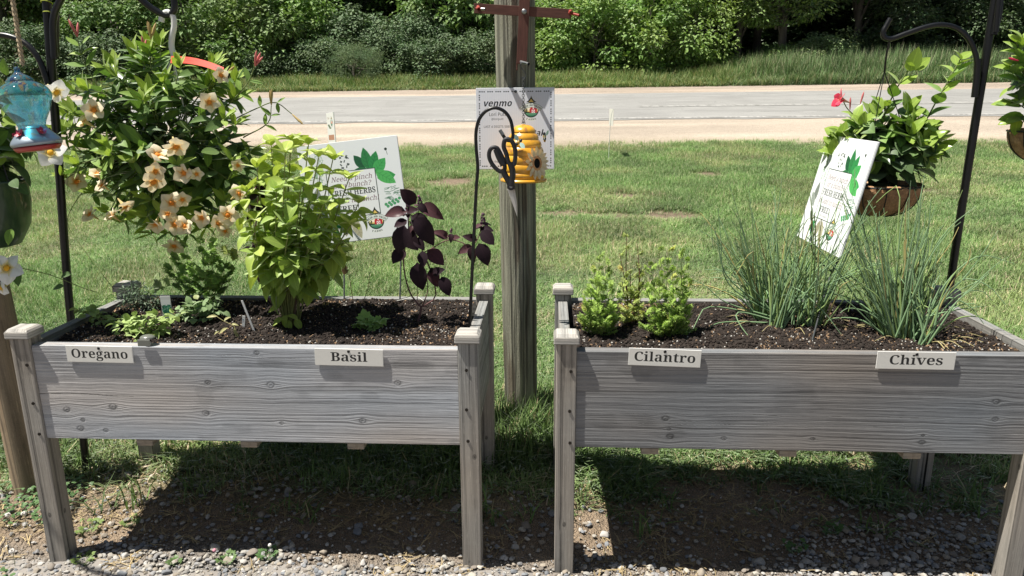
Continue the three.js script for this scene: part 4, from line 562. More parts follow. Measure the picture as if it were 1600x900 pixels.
// five-petalled trumpet flower
const petalG = leafGeo({ len: 0.035, wid: 0.036, fold: -0.14, curl: 0.011, tip: 2.6, seg: 6 });
const tubeG = new THREE.LatheGeometry([[0.0022, -0.038], [0.003, -0.03], [0.0065, -0.012], [0.0085, 0.0], [0.0105, 0.004]].map((p) => new THREE.Vector2(...p)), 14).rotateX(Math.PI / 2), eyeG = new THREE.SphereGeometry(0.0072, 12, 8).scale(1, 1, 0.45).translate(0, 0, 0.0015);
const petalTex = (a, b, c) => dataTex(32, 64, (x, y) => { const v = y / 64, n = 0.92 + 0.16 * vn(x / 3, y / 40), t = step(0.34, 0.05, v), e = step(0.35, 0.8, v) * 0.5; return [0, 1, 2].map((k) => mix(mix(a[k], c[k], e), b[k], t) * n); }, true, false);
function flowerKit(a, b, c, tubeCol, eye) { return { petal: phy({ map: petalTex(a, b, c), roughness: 0.9, transmission: 0.3, thickness: 0, side: THREE.DoubleSide }), tube: phy({ color: new THREE.Color().setRGB(...tubeCol), roughness: 0.85, transmission: 0.2, thickness: 0, side: THREE.DoubleSide }), eye: std({ color: new THREE.Color().setRGB(...eye), roughness: 0.8 }) }; }
function flower(parent, kit, p, face, s, spin, open = 1) {
  const f = obj('flower', tubeG, kit.tube, parent); f.position.copy(p); f.quaternion.copy(frame(face, up)); f.scale.setScalar(s);
  const e = obj('throat', eyeG, kit.eye, f);
  for (let k = 0; k < 5; k++) { const a = spin + k * 1.2566, d = V(Math.cos(a), Math.sin(a), 0.18 + (1 - open) * 1.6), m = obj('petal', petalG, kit.petal, f); m.position.set(Math.cos(a) * 0.005, Math.sin(a) * 0.005, 0.001 + 0.0006 * (k % 2)); m.quaternion.copy(frame(d, V(Math.cos(a + 1.2) * 0.35, Math.sin(a + 1.2) * 0.35, 1))); m.scale.setScalar(0.92 + 0.12 * hash(k, Math.round(spin * 50))); }
  return f;
}
const budG = new THREE.LatheGeometry([[0.0005, 0], [0.002, 0.004], [0.0034, 0.02], [0.0042, 0.032], [0.003, 0.042], [0.0004, 0.05]].map((p) => new THREE.Vector2(...p)), 8).rotateX(Math.PI / 2);
// bushy climber in a pot: stems with opposite leaves
function climber(o, c, rad, r, n, geos, mats, stemM, leafS, limit, opt = {}) {
  const inner = new MB(), inner2 = new MB(), stems = new MB(); let cnt = 0;
  for (let k = 0; k < n; k++) {
    const d = rdir(r); d.y = mix(d.y, Math.abs(d.y), opt.upw ?? 0.6); if (opt.front) d.z = mix(d.z, Math.abs(d.z), opt.front); d.normalize();
    const end = V(c.x + d.x * rad.x, c.y + d.y * (d.y > 0 ? rad.y : rad.d ?? rad.y), c.z + d.z * rad.z).lerp(c, 0.22 * r()); if (opt.hole && end.y > c.y + 0.17 && Math.abs(end.x - 0.05) < 0.1) { end.y = c.y + 0.1 + 0.06 * r(); end.z = c.z - 0.12 * r(); } const mid = c.clone().lerp(end, 0.5).add(V(0, 0.25 * rad.y * (0.4 + r()), 0)), cv = new THREE.QuadraticBezierCurve3(V(c.x, c.y - 0.1 * rad.y, c.z), mid, end);
    stems.add(taper(cv.getPoints(5), 0.0026, 0.0014, 8, 5)); const tip = cv.getPoint(1), tn = cv.getTangent(1);
    if (opt.rosette) for (let j = 0; j < 5; j++) { const a = j * 1.35 + r() * 2; inner2.add(geos[j % geos.length], M4(tip, frame(tn.clone().multiplyScalar(0.5).add(V(Math.cos(a) * 0.5, 0.75, Math.sin(a) * 0.5)), V(-Math.cos(a) * 0.4, 0.6, 0.5)), leafS * (0.45 + 0.4 * r()))); }
    const pairs = opt.pairs ?? 4;
    for (let j = 0; j < pairs; j++) {
      const t = 1 - (j * 0.75 + 0.1 * r()) / (pairs + 0.5), p = cv.getPoint(t), tg = cv.getTangent(t), side = tg.clone().cross(j % 2 ? up : V(0.7, 0.2, 0.6)).normalize();
      for (const s of [-1, 1]) { const dir = tg.clone().multiplyScalar(j === 0 ? 0.9 : 0.45).addScaledVector(side, s).add(V(0, (opt.droop ?? -0.15) * r() - (j > 1 ? 0.2 : 0), 0)).addScaledVector(rdir(r), 0.25), nrm = V(d.x * 0.5, 0.8, d.z * 0.5 + 0.15).addScaledVector(rdir(r), 0.45), sc = leafS * (j === 0 ? 0.6 : 0.8 + 0.35 * r()), g = geos[(r() * geos.length) | 0], mi = Math.min(mats.length - 1, (j === 0 ? 0 : 1 + r() * (mats.length - 1)) | 0);
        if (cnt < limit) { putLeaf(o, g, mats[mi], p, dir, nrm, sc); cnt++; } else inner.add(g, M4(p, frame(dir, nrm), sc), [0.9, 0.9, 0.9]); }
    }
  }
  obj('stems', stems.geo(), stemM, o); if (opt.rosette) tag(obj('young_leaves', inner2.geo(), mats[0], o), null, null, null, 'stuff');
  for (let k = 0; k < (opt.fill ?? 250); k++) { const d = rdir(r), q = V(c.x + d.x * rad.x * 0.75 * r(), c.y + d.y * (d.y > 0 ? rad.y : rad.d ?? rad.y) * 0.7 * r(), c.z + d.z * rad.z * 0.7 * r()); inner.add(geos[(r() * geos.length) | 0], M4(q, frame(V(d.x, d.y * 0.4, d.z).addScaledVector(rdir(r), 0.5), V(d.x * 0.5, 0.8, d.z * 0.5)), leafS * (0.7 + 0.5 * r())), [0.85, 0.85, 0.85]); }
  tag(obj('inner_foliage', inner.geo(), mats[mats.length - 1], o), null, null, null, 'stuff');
}
const mandG = [0, 1, 2, 3].map((k) => leafGeo({ len: 0.078, wid: [0.025, 0.029, 0.021, 0.027][k], fold: [0.25, 0.1, 0.4, 0.18][k], curl: [0.018, 0.006, 0.026, -0.004][k], tip: 0.75 })), broadG = [0, 1, 2].map((k) => leafGeo({ len: 0.085, wid: [0.047, 0.042, 0.05][k], fold: [0.2, 0.35, 0.1][k], curl: [0.014, 0.024, 0.004][k], tip: 1.3 }));
const gloss = { clearcoat: 0.38, clearcoatRoughness: 0.2, transmission: 0.45 };
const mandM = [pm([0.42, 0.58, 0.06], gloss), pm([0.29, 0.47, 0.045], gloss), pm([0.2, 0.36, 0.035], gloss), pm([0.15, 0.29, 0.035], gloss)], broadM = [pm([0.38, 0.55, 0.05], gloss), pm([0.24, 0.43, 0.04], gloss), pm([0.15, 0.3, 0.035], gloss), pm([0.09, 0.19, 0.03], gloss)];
const creamKit = flowerKit([0.84, 0.73, 0.5], [0.8, 0.42, 0.08], [0.86, 0.78, 0.62], [0.72, 0.58, 0.25], [0.75, 0.24, 0.02]), whiteKit = flowerKit([0.85, 0.85, 0.83], [0.85, 0.7, 0.25], [0.86, 0.86, 0.85], [0.7, 0.6, 0.25], [0.8, 0.42, 0.02]), redKit = flowerKit([0.66, 0.02, 0.075], [0.75, 0.1, 0.1], [0.7, 0.04, 0.1], [0.6, 0.35, 0.25], [0.5, 0.02, 0.04]);
const budM = std({ color: new THREE.Color().setRGB(0.42, 0.3, 0.12), roughness: 0.7 }), pinkBud = std({ color: new THREE.Color().setRGB(0.62, 0.16, 0.16), roughness: 0.6 });
const twigG = stemMat([0.13, 0.17, 0.05]);
{ // ---- cream mandevilla basket
  const z = -0.56, c0 = at(262, 232, z), o = thing('hanging_basket', 'hanging basket of cream mandevilla with white hook and orange tag', 'hanging basket', V(c0.x, c0.y - 0.1, z)), r = rng(12), q = (u, v, d = 0) => rel(o, at(u, v, z + d));
  const wp = std({ color: 0xe4e4e0, roughness: 0.45 });
  obj('plastic_hook', tube([q(252, 34, 0.03), q(254, 24, 0.03), q(262, 19, 0.03), q(270, 26, 0.03), q(272, 40, 0.03), q(269, 56, 0.03), q(268, 72, 0.03), q(272, 90, 0.03)], 0.0088, 40, 12), wp, o);
  const pot = obj('pot', new THREE.LatheGeometry([[0.001, -0.1], [0.085, -0.1], [0.09, -0.096], [0.118, 0.02], [0.124, 0.022], [0.124, 0.034], [0.116, 0.034], [0.11, 0.02], [0.001, 0.02]].map((p) => new THREE.Vector2(...p)), 40), std({ color: 0x2c3a26, roughness: 0.6 }), o); pot.position.y = 0.05; pot.scale.set(0.85, 0.85, 0.85);
  const hk = q(270, 88, 0.03); for (const a of [0.4, 2.5, 4.6]) obj('strap', taper([hk, hk.clone().lerp(V(Math.cos(a) * 0.12, 0.05, Math.sin(a) * 0.12), 0.5), V(Math.cos(a) * 0.12, 0.05, Math.sin(a) * 0.12)], 0.0026, 0.0024, 4, 6), wp, o);
  const tg = new THREE.PlaneGeometry(0.16, 0.021, 24, 1), P = tg.attributes.position; const tcv = new THREE.CatmullRomCurve3([q(267, 93, 0.05), q(277, 93, 0.055), q(300, 95, 0.07), q(325, 101, 0.085), q(349, 110, 0.1)]);
  for (let i = 0; i < P.count; i++) { const t = P.getX(i) / 0.16 + 0.5, s = P.getY(i), p = tcv.getPoint(clamp(t)); P.setXYZ(i, p.x, p.y + s * (1 - 0.15 * t), p.z - s * 0.5); } tg.computeVertexNormals();
  obj('tag', tg, std({ map: canvasTex(512, 66, (x, W, H) => { x.fillStyle = '#e8452a'; x.fillRect(0, 0, W, H); x.fillStyle = '#3a1611'; for (const [a, b, w] of [[110, 14, 60], [110, 28, 44], [110, 42, 50], [200, 16, 40], [200, 32, 70], [280, 20, 40]]) x.fillRect(a, b, w, 4); x.font = 'bold 26px sans-serif'; x.fillText('498', 440, 42); }), roughness: 0.5, side: THREE.DoubleSide }), o);
  climber(o, V(-0.005, 0.09, 0), { x: 0.335, y: 0.335, z: 0.22, d: 0.29 }, r, 84, mandG, mandM, twigG, 1.12, 296, { upw: 0.15, front: 0.45, fill: 640, rosette: true, droop: 0.25 });
  // leading shoots with buds, above and at both sides
  const shoot = (pts, n, s, buds = 2, bm = budM) => { const P3 = pts.map(([u, v, d]) => q(u, v, d ?? 0.02)), cv = new THREE.CatmullRomCurve3(P3); obj('stem', taper(P3, 0.0024, 0.0014, 14, 5), twigG, o); for (let j = 0; j < n; j++) { const t = 0.4 + 0.6 * j / n, p = cv.getPoint(t), tn = cv.getTangent(t), sd = tn.clone().cross(V(0, 0.2, 1)).normalize(); for (const e of [-1, 1]) putLeaf(o, mandG[j % 4], mandM[(j + 1) % 3], p, tn.clone().multiplyScalar(0.55).addScaledVector(sd, e).addScaledVector(rdir(r), 0.2), V(0.1, 0.75, 0.5), s * (1.05 - 0.4 * j / n)); } const e = cv.getPoint(1), tn = cv.getTangent(1); for (let k = 0; k < buds; k++) { const b = obj('bud', budG, bm, o); b.position.copy(e); b.quaternion.copy(frame(tn.clone().addScaledVector(rdir(r), 0.3), up)); b.scale.setScalar(0.75 + 0.4 * r()); } };
  shoot([[190, 190], [150, 130], [128, 90], [121, 58]], 4, 0.9, 3, pinkBud); shoot([[235, 180], [234, 130], [236, 90], [236, 62]], 3, 0.8, 3, budM); shoot([[225, 170], [222, 120], [226, 80]], 3, 0.8, 2, pinkBud);
  shoot([[330, 190], [370, 150], [388, 128], [398, 104]], 2, 0.7, 3, pinkBud); shoot([[340, 200], [400, 170], [430, 160], [456, 178]], 2, 0.5, 1); shoot([[380, 215], [420, 190], [424, 165]], 2, 0.5, 3); shoot([[180, 210], [120, 180], [100, 172], [97, 152]], 4, 0.6, 0); shoot([[310, 170], [330, 140], [350, 120]], 3, 0.8, 1); shoot([[160, 260], [110, 220], [95, 185]], 4, 0.7, 0); shoot([[290, 160], [300, 120], [318, 108]], 2, 0.8, 0);
  const vine = [q(150, 270, 0), q(105, 345, 0.0), q(120, 375, 0.02), q(150, 415, 0.05), q(178, 452, 0.08)]; obj('stem', taper(vine, 0.0016, 0.0011, 24, 5), twigG, o);
  const F = [[327, 160, .85], [275, 229, 1.05], [147, 172, 1], [133, 190, .8], [120, 284, 1], [141, 335, .9], [195, 323, .9], [176, 337, .75], [240, 284, 1.1], [243, 268, .8], [246, 242, .95], [288, 270, .95], [307, 272, .6], [273, 351, .9], [289, 353, .85], [316, 340, .9], [356, 336, 1], [373, 303, .95], [272, 384, .95], [243, 350, .85], [352, 361, .6], [268, 318, 1], [372, 258, .6], [152, 272, .7], [340, 350, .8], [345, 118, .7], [160, 290, .7], [262, 335, .8], [285, 312, .7]];
  F.forEach(([u, v, s], i) => { const p0 = q(u, v), e = Math.min(0.98, Math.hypot(p0.x / 0.34, (p0.y - 0.09) / 0.36)), d = 0.03 + 0.24 * Math.sqrt(1 - e * e), p = q(u, v, d), fc = V(p0.x * 1.2 + 0.45, 0.12, 0.85).addScaledVector(rdir(r), 0.75); if (i === 6 || i === 20) fc.y -= 0.7; flower(o, creamKit, p, fc.normalize(), s * 0.98, r() * 6.28, i % 4 === 3 ? 0.5 : 0.72 + 0.3 * r()); });
}
{ // ---- green pot of white mandevilla at the left edge
  const z = -0.16, c = at(-22, 338, z), o = thing('hanging_pot', 'dark green hanging pot of white mandevilla at the left edge', 'hanging basket', V(c.x, c.y - 0.12, z)), r = rng(31), q = (u, v, d = 0) => rel(o, at(u, v, z + d));
  obj('pot', new THREE.LatheGeometry([[0.001, 0], [0.055, 0], [0.075, 0.006], [0.104, 0.06], [0.113, 0.12], [0.112, 0.17], [0.118, 0.178], [0.118, 0.186], [0.108, 0.186], [0.1, 0.16], [0.001, 0.16]].map((p) => new THREE.Vector2(...p)), 48), phy({ color: 0x1f3a22, roughness: 0.4, clearcoat: 0.4 }), o).position.y = 0.035;
  climber(o, V(-0.02, 0.27, 0), { x: 0.16, y: 0.24, z: 0.15, d: 0.1 }, r, 34, broadG, broadM, twigG, 0.85, 200, { upw: 0.6, fill: 160 });
  for (const [u, v, d, dx, dy] of [[28, 285, 0.1, 0.5, -0.2], [45, 298, 0.02, 0.9, -0.5], [15, 375, 0.1, -0.2, -1], [14, 100, 0.05, 0.2, 1], [8, 145, 0.08, 0.8, 0.2], [30, 440, 0.05, 0.2, -1]]) putLeaf(o, broadG[0], broadM[u > 20 ? 3 : 1], q(u - dx * 18, v + dy * 18, d), V(dx, dy, 0.5), V(0.1, 0.6, 0.8), 0.55);
  obj('stem', taper([q(30, 418, 0.06), q(80, 430, 0.05), q(130, 450, 0.03), q(155, 458, 0.02)], 0.0014, 0.001, 14, 5), twigG, o); for (const [u, v] of [[92, 447], [104, 428]]) putLeaf(o, broadG[1], broadM[3], q(u + 8, v, 0.05), V(-1, -0.1, 0.2), V(0, 0.7, 0.7), 0.42);
  flower(o, whiteKit, q(79, 238, 0.0), V(0.25, 0.25, 1), 1.15, 0.4); flower(o, whiteKit, q(11, 419, 0.09), V(0.1, 0.3, 1), 1.15, 1.0); flower(o, whiteKit, q(88, 144, -0.02), V(0.9, -0.6, 0.4), 1.0, 0.2); flower(o, whiteKit, q(2, 450, 0.06), V(-0.4, -0.3, 1), 0.7, 2.0);
  for (const a of [0.3, 2.4, 4.5]) obj('strap', taper([V(Math.cos(a) * 0.112, 0.22, Math.sin(a) * 0.112), V(Math.cos(a) * 0.06, 0.45, Math.sin(a) * 0.06), V(-0.02, 0.72, -0.01)], 0.002, 0.002, 6, 5), black, o);
}
{ // ---- coir baskets with red mandevilla
  const coirT = dataTex(256, 128, (x, y) => { const n = 0.5 * vn(x / 2, y / 7) + 0.3 * vn(x / 6, y / 2) + 0.2 * hash(x, y), s = 0.5 + 0.85 * n, d = step(0.5, 0.75, fbm(x / 24, y / 20, 3)); return [mix(0.4, 0.5, d) * s, mix(0.225, 0.31, d) * s, mix(0.115, 0.18, d) * s]; }), coirB = dataTex(256, 128, (x, y) => 0.6 * vn(x / 2, y / 6) + 0.4 * hash(x, y), false);
  const coir = std({ map: coirT, bumpMap: coirB, bumpScale: 0.004, roughness: 1 });
  const basket = (name, label, c, R, seed, n) => {
    const o = thing(name, label, 'hanging basket', V(c.x, c.y - R * 0.78, c.z), 'coir hanging baskets'), prof = []; for (let k = 0; k <= 10; k++) { const a = k / 10 * 1.5708; prof.push(new THREE.Vector2(Math.max(0.001, R * Math.sin(a) ** 0.8), R * 0.78 * (1 - Math.cos(a)))); } prof.push(new THREE.Vector2(R * 0.96, R * 0.78 + 0.006), new THREE.Vector2(R * 0.9, R * 0.7), new THREE.Vector2(0.001, R * 0.68));
    const g = new THREE.LatheGeometry(prof, 56), P = g.attributes.position; for (let i = 0; i < P.count; i++) { const s = 1 + 0.14 * (fbm(P.getX(i) * 40 + 9, P.getZ(i) * 40 + P.getY(i) * 30 + 9, 3) - 0.5); P.setXYZ(i, P.getX(i) * s, P.getY(i), P.getZ(i) * s); } g.computeVertexNormals(); obj('coir_liner', g, coir, o);
    obj('wire_rim', new THREE.TorusGeometry(R * 1.015, 0.0028, 8, 56).rotateX(Math.PI / 2).translate(0, R * 0.78, 0), black, o);
    for (let k = 0; k < 12; k++) { const a = k / 12 * 6.283 + 0.2, pts = []; for (let j = 0; j <= 6; j++) { const b = mix(0.25, 1.5708, j / 6); pts.push(V(Math.cos(a) * R * 1.02 * Math.sin(b) ** 0.8, R * 0.78 * (1 - Math.cos(b)) - 0.002, Math.sin(a) * R * 1.02 * Math.sin(b) ** 0.8)); } obj('wire', tube(pts, 0.0017, 14, 6), black, o); }
    obj('soil', new THREE.CircleGeometry(R * 0.9, 32).rotateX(-Math.PI / 2).translate(0, R * 0.715, 0), std({ color: 0x2a2019, roughness: 1 }), o); return o;
  };
  const z = -0.54, c = at(1372, 288, z), R = 0.123, o = basket('coir_basket', 'coir hanging basket with red mandevilla behind the edgewise herb sign', c, R, 1), r = rng(44), q = (u, v, d = 0) => rel(o, at(u, v, z + d));
  const hk = q(1387, 60, 0.06); obj('hanger', tube([q(1385, 56, 0.06), q(1390, 62, 0.06), q(1386, 80, 0.05), q(1382, 112, 0.02)], 0.003, 16, 6), black, o); for (const a of [0.2, 2.3, 4.4]) obj('hanger_wire', taper([q(1382, 112, 0.02), q(1382, 112, 0.02).lerp(V(Math.cos(a) * R, R * 0.78, Math.sin(a) * R), 0.5), V(Math.cos(a) * R, R * 0.78, Math.sin(a) * R)], 0.0013, 0.0013, 6, 5), black, o);
  climber(o, V(0.015, 0.17, 0.01), { x: 0.165, y: 0.165, z: 0.1, d: 0.1 }, r, 28, broadG, broadM, twigG, 0.92, 190, { upw: 0.7, front: 0.3, fill: 170, pairs: 4, rosette: true });
  const shoot = (oo, qq, pts, n, s, t0 = 0.35) => { const P3 = pts.map(([u, v, d]) => qq(u, v, d ?? 0.0)), cv = new THREE.CatmullRomCurve3(P3); obj('stem', taper(P3, 0.0028, 0.0018, 14, 5), twigG, oo); for (let j = 0; j < n; j++) { const t = t0 + (1 - t0) * (j + 0.5) / n, p = cv.getPoint(t), tn = cv.getTangent(t), a = j * 1.5 + r(), sd = V(Math.cos(a), 0, Math.sin(a)); for (const e of [-1, 1]) putLeaf(oo, broadG[(j + (e > 0)) % 3], broadM[j > n - 3 ? 0 : (j + (e > 0)) % 2 + (j < 2 ? 1 : 0)], p, tn.clone().multiplyScalar(0.75).addScaledVector(sd, e * 0.8).addScaledVector(rdir(r), 0.2), sd.clone().multiplyScalar(-e * 0.5).add(V(0, 0.6, 0.45)), s * (1.05 - 0.35 * j / n)); } };
  shoot(o, q, [[1390, 250], [1430, 215], [1462, 160], [1488, 115], [1503, 88]], 7, 0.78); shoot(o, q, [[1370, 240], [1382, 180], [1400, 140], [1425, 100]], 4, 0.75, 0.3); putLeaf(o, broadG[2], broadM[0], q(1422, 112, 0.02), V(0.15, 1, 0.2), V(-0.2, 0.2, 1), 0.85); putLeaf(o, broadG[0], broadM[0], q(1428, 110, 0.02), V(0.8, 0.8, 0.1), V(-0.4, 0.5, 1), 0.7);
  shoot(o, q, [[1372, 250], [1378, 200], [1384, 160]], 4, 0.6); shoot(o, q, [[1360, 250], [1345, 210], [1335, 180]], 5, 0.75); shoot(o, q, [[1365, 240], [1330, 215], [1312, 205]], 3, 0.8); shoot(o, q, [[1400, 240], [1440, 235], [1462, 220]], 3, 0.95); shoot(o, q, [[1395, 245], [1420, 220], [1440, 200]], 3, 0.9);
  const rf = (u, v, dir, s, op) => { const f = flower(o, redKit, q(u, v, 0.06), dir, s, 0.5, op); obj('stem', taper([q(1332, 178, 0.04), q((u + 1332) / 2, (v + 178) / 2 + 2, 0.05), q(u + 4, v + 4, 0.055)], 0.0015, 0.0016, 6, 5), twigG, o); };
  rf(1314, 155, V(-0.85, 0.3, 0.15), 0.8, 0.6); for (const [u, v, dx] of [[1328, 164, -0.1], [1344, 155, 0.15]]) { const b = obj('bud', budG, pinkBud, o); b.position.copy(q(u, v + 8, 0.05)); b.quaternion.copy(frame(V(dx, 1, 0.1), V(0, 0, 1))); b.scale.setScalar(0.75); }
  const c2 = at(1652, 205, z), o2 = basket('coir_basket', 'coir hanging basket cut off by the right edge of the picture', c2, 0.125, 2), q2 = (u, v, d = 0) => rel(o2, at(u, v, z + d));
  climber(o2, V(-0.0, 0.22, 0.0), { x: 0.16, y: 0.2, z: 0.14, d: 0.1 }, r, 20, broadG, broadM, twigG, 0.9, 140, { upw: 0.7, fill: 80 });
  shoot(o2, q2, [[1620, 190], [1605, 140], [1595, 90], [1598, 55]], 7, 0.8, 0.15); shoot(o2, q2, [[1625, 190], [1595, 165], [1580, 160]], 3, 0.85); shoot(o2, q2, [[1622, 180], [1590, 120], [1576, 100]], 4, 0.75); shoot(o2, q2, [[1622, 190], [1600, 182], [1588, 186]], 3, 0.8); shoot(o2, q2, [[1625, 170], [1600, 110], [1586, 60]], 4, 0.7, 0.5);
  const b2 = obj('bud', budG, std({ color: new THREE.Color().setRGB(0.6, 0.02, 0.09), roughness: 0.6 }), o2); b2.position.copy(q2(1592, 95, 0.06)); b2.quaternion.copy(frame(V(-1, 0.2, 0.3), up)); b2.scale.setScalar(0.8);
  for (const a of [0.2, 2.3, 4.4]) obj('hanger_wire', taper([q2(1646, -8, 0.03), q2(1648, 80, 0.02), V(Math.cos(a) * 0.125, 0.1, Math.sin(a) * 0.125)], 0.0015, 0.0015, 6, 5), black, o2);
}
{ // ---- hummingbird feeder
  const z = 0.24, b = at(57, 222, z), top = at(36, 104, z), o = thing('hummingbird_feeder', 'turquoise blown glass hummingbird feeder on twine at the left', 'bird feeder', b), k = (top.y - b.y), r = rng(3);
  o.rotation.z = 0.115; o.scale.set(0.88, 1, 0.88);
  const pr = [[0.02, 0.165], [0.0315, 0.172], [0.0295, 0.21], [0.032, 0.265], [0.041, 0.356], [0.0488, 0.44], [0.0548, 0.525], [0.0585, 0.61], [0.0578, 0.66], [0.049, 0.737], [0.038, 0.78], [0.0305, 0.803], [0.0298, 0.825], [0.0245, 0.864], [0.0135, 0.9], [0.0072, 0.935], [0.006, 0.962], [0.0068, 0.98], [0.004, 1.0], [0.0005, 1.004]].map(([a, y]) => new THREE.Vector2(a, y * k));
  const pts = new THREE.SplineCurve(pr).getPoints(70).map((p) => new THREE.Vector2(Math.max(0.0005, p.x), p.y));
  const glassT = dataTex(512, 256, (x, y) => { const v = y / 256, n = clamp(1.7 * fbm(x / 32, y / 24, 4, 16, 0) - 0.35), sp = step(0.52, 0.6, fbm(x / 16 + 0, y / 12 + 40, 3, 32, 0)), band = 0.35 + 0.65 * step(0.35, 0.5, v), h = vn(x / 16, y / 13 + 90, 32, 0); let c = [mix(0.1, 0.5, n), mix(0.5, 0.8, n), mix(0.62, 0.85, n)]; const bl = step(0.62, 0.85, v + 0.2 * (n - 0.5)), c2 = [0.06, 0.36, 0.72]; c = c.map((q, i) => mix(q, c2[i], bl)); const s = sp * band; const cc = h > 0.66 ? [0.75, 0.4, 0.15] : h > 0.5 ? [0.08, 0.1, 0.38] : h > 0.3 ? [0.85, 0.88, 0.85] : [0.3, 0.5, 0.15]; return c.map((q, i) => mix(q, cc[i], s * 0.85)); });
  const g = obj('glass_bulb', new THREE.LatheGeometry(pts, 64), phy({ map: glassT, roughness: 0.03, transmission: 0.82, thickness: 0, clearcoat: 1, clearcoatRoughness: 0.02, side: THREE.DoubleSide }), o);
  const metal = phy({ color: 0x97a3ae, roughness: 0.35, metalness: 0.45, clearcoat: 0.4 }), redP = phy({ color: 0xa01c22, roughness: 0.35, clearcoat: 0.5 });
  obj('feeding_base', new THREE.LatheGeometry([[0.0005, 0.035], [0.022, 0.035], [0.027, 0.032], [0.036, 0.022], [0.05, 0.008], [0.0545, 0.002], [0.0555, -0.002], [0.0545, -0.007], [0.0005, -0.007]].map((p) => new THREE.Vector2(...p)), 56), metal, o);
  obj('red_tray', new THREE.LatheGeometry([[0.0005, -0.0068], [0.0525, -0.0068], [0.051, -0.012], [0.045, -0.018], [0.0005, -0.02]].map((p) => new THREE.Vector2(...p)), 56), redP, o);
  const pinkM = phy({ color: 0x9d2340, roughness: 0.4, clearcoat: 0.4, side: THREE.DoubleSide }), pg = leafGeo({ len: 0.0135, wid: 0.0125, fold: -0.1, curl: -0.002, tip: 2 });
  for (const a of [1.75, 0.55, 2.9, 5]) { const fp = V(Math.cos(a) * 0.04, 0.019, Math.sin(a) * 0.04), f = obj('feeder_flower', new THREE.SphereGeometry(0.004, 10, 8), redP, o); f.position.copy(fp); f.quaternion.copy(frame(V(Math.cos(a) * 0.75, 0.8, Math.sin(a) * 0.75), up)); for (let j = 0; j < 5; j++) { const m = obj('petal', pg, pinkM, f); m.quaternion.copy(frame(V(Math.cos(j * 1.2566), Math.sin(j * 1.2566), 0.25), V(0, 0, 1))); } }
  const tp = V(0, k, 0); obj('ring', new THREE.TorusGeometry(0.005, 0.0011, 6, 16), wireMat, o).position.y = k + 0.004;
  const tw = thing('twine', 'rough brown twine that the glass feeder hangs from', 'twine', top), a0 = V(0, 0.003, 0), a1 = rel(tw, at(20, 0, z)), a2 = rel(tw, at(14, -66, z + 0.0)), A = [], B = []; for (let i = 0; i <= 60; i++) { const t = i / 60, p = t < 0.6 ? a0.clone().lerp(a1, t / 0.6) : a1.clone().lerp(a2, (t - 0.6) / 0.4), w = i * 1.1; A.push(p.clone().add(V(Math.cos(w) * 0.0022, 0, Math.sin(w) * 0.0022))); B.push(p.clone().add(V(-Math.cos(w) * 0.0022, 0, -Math.sin(w) * 0.0022))); }
  const jute = std({ color: new THREE.Color().setRGB(0.36, 0.29, 0.19), roughness: 1 }); obj('strand', tube(A, 0.0029, 180, 7), jute, tw); obj('strand', tube(B, 0.0029, 180, 7), jute, tw); const fz = new MB(); for (let i = 0; i < 130; i++) { const p = A[(r() * 60) | 0], d = rdir(r).multiplyScalar(0.012); fz.add(taper([p, p.clone().addScaledVector(d, 0.5), p.clone().add(d)], 0.0003, 0.0002, 2, 3)); } tag(obj('fuzz', fz.geo(), jute, tw), null, null, null, 'stuff');
}
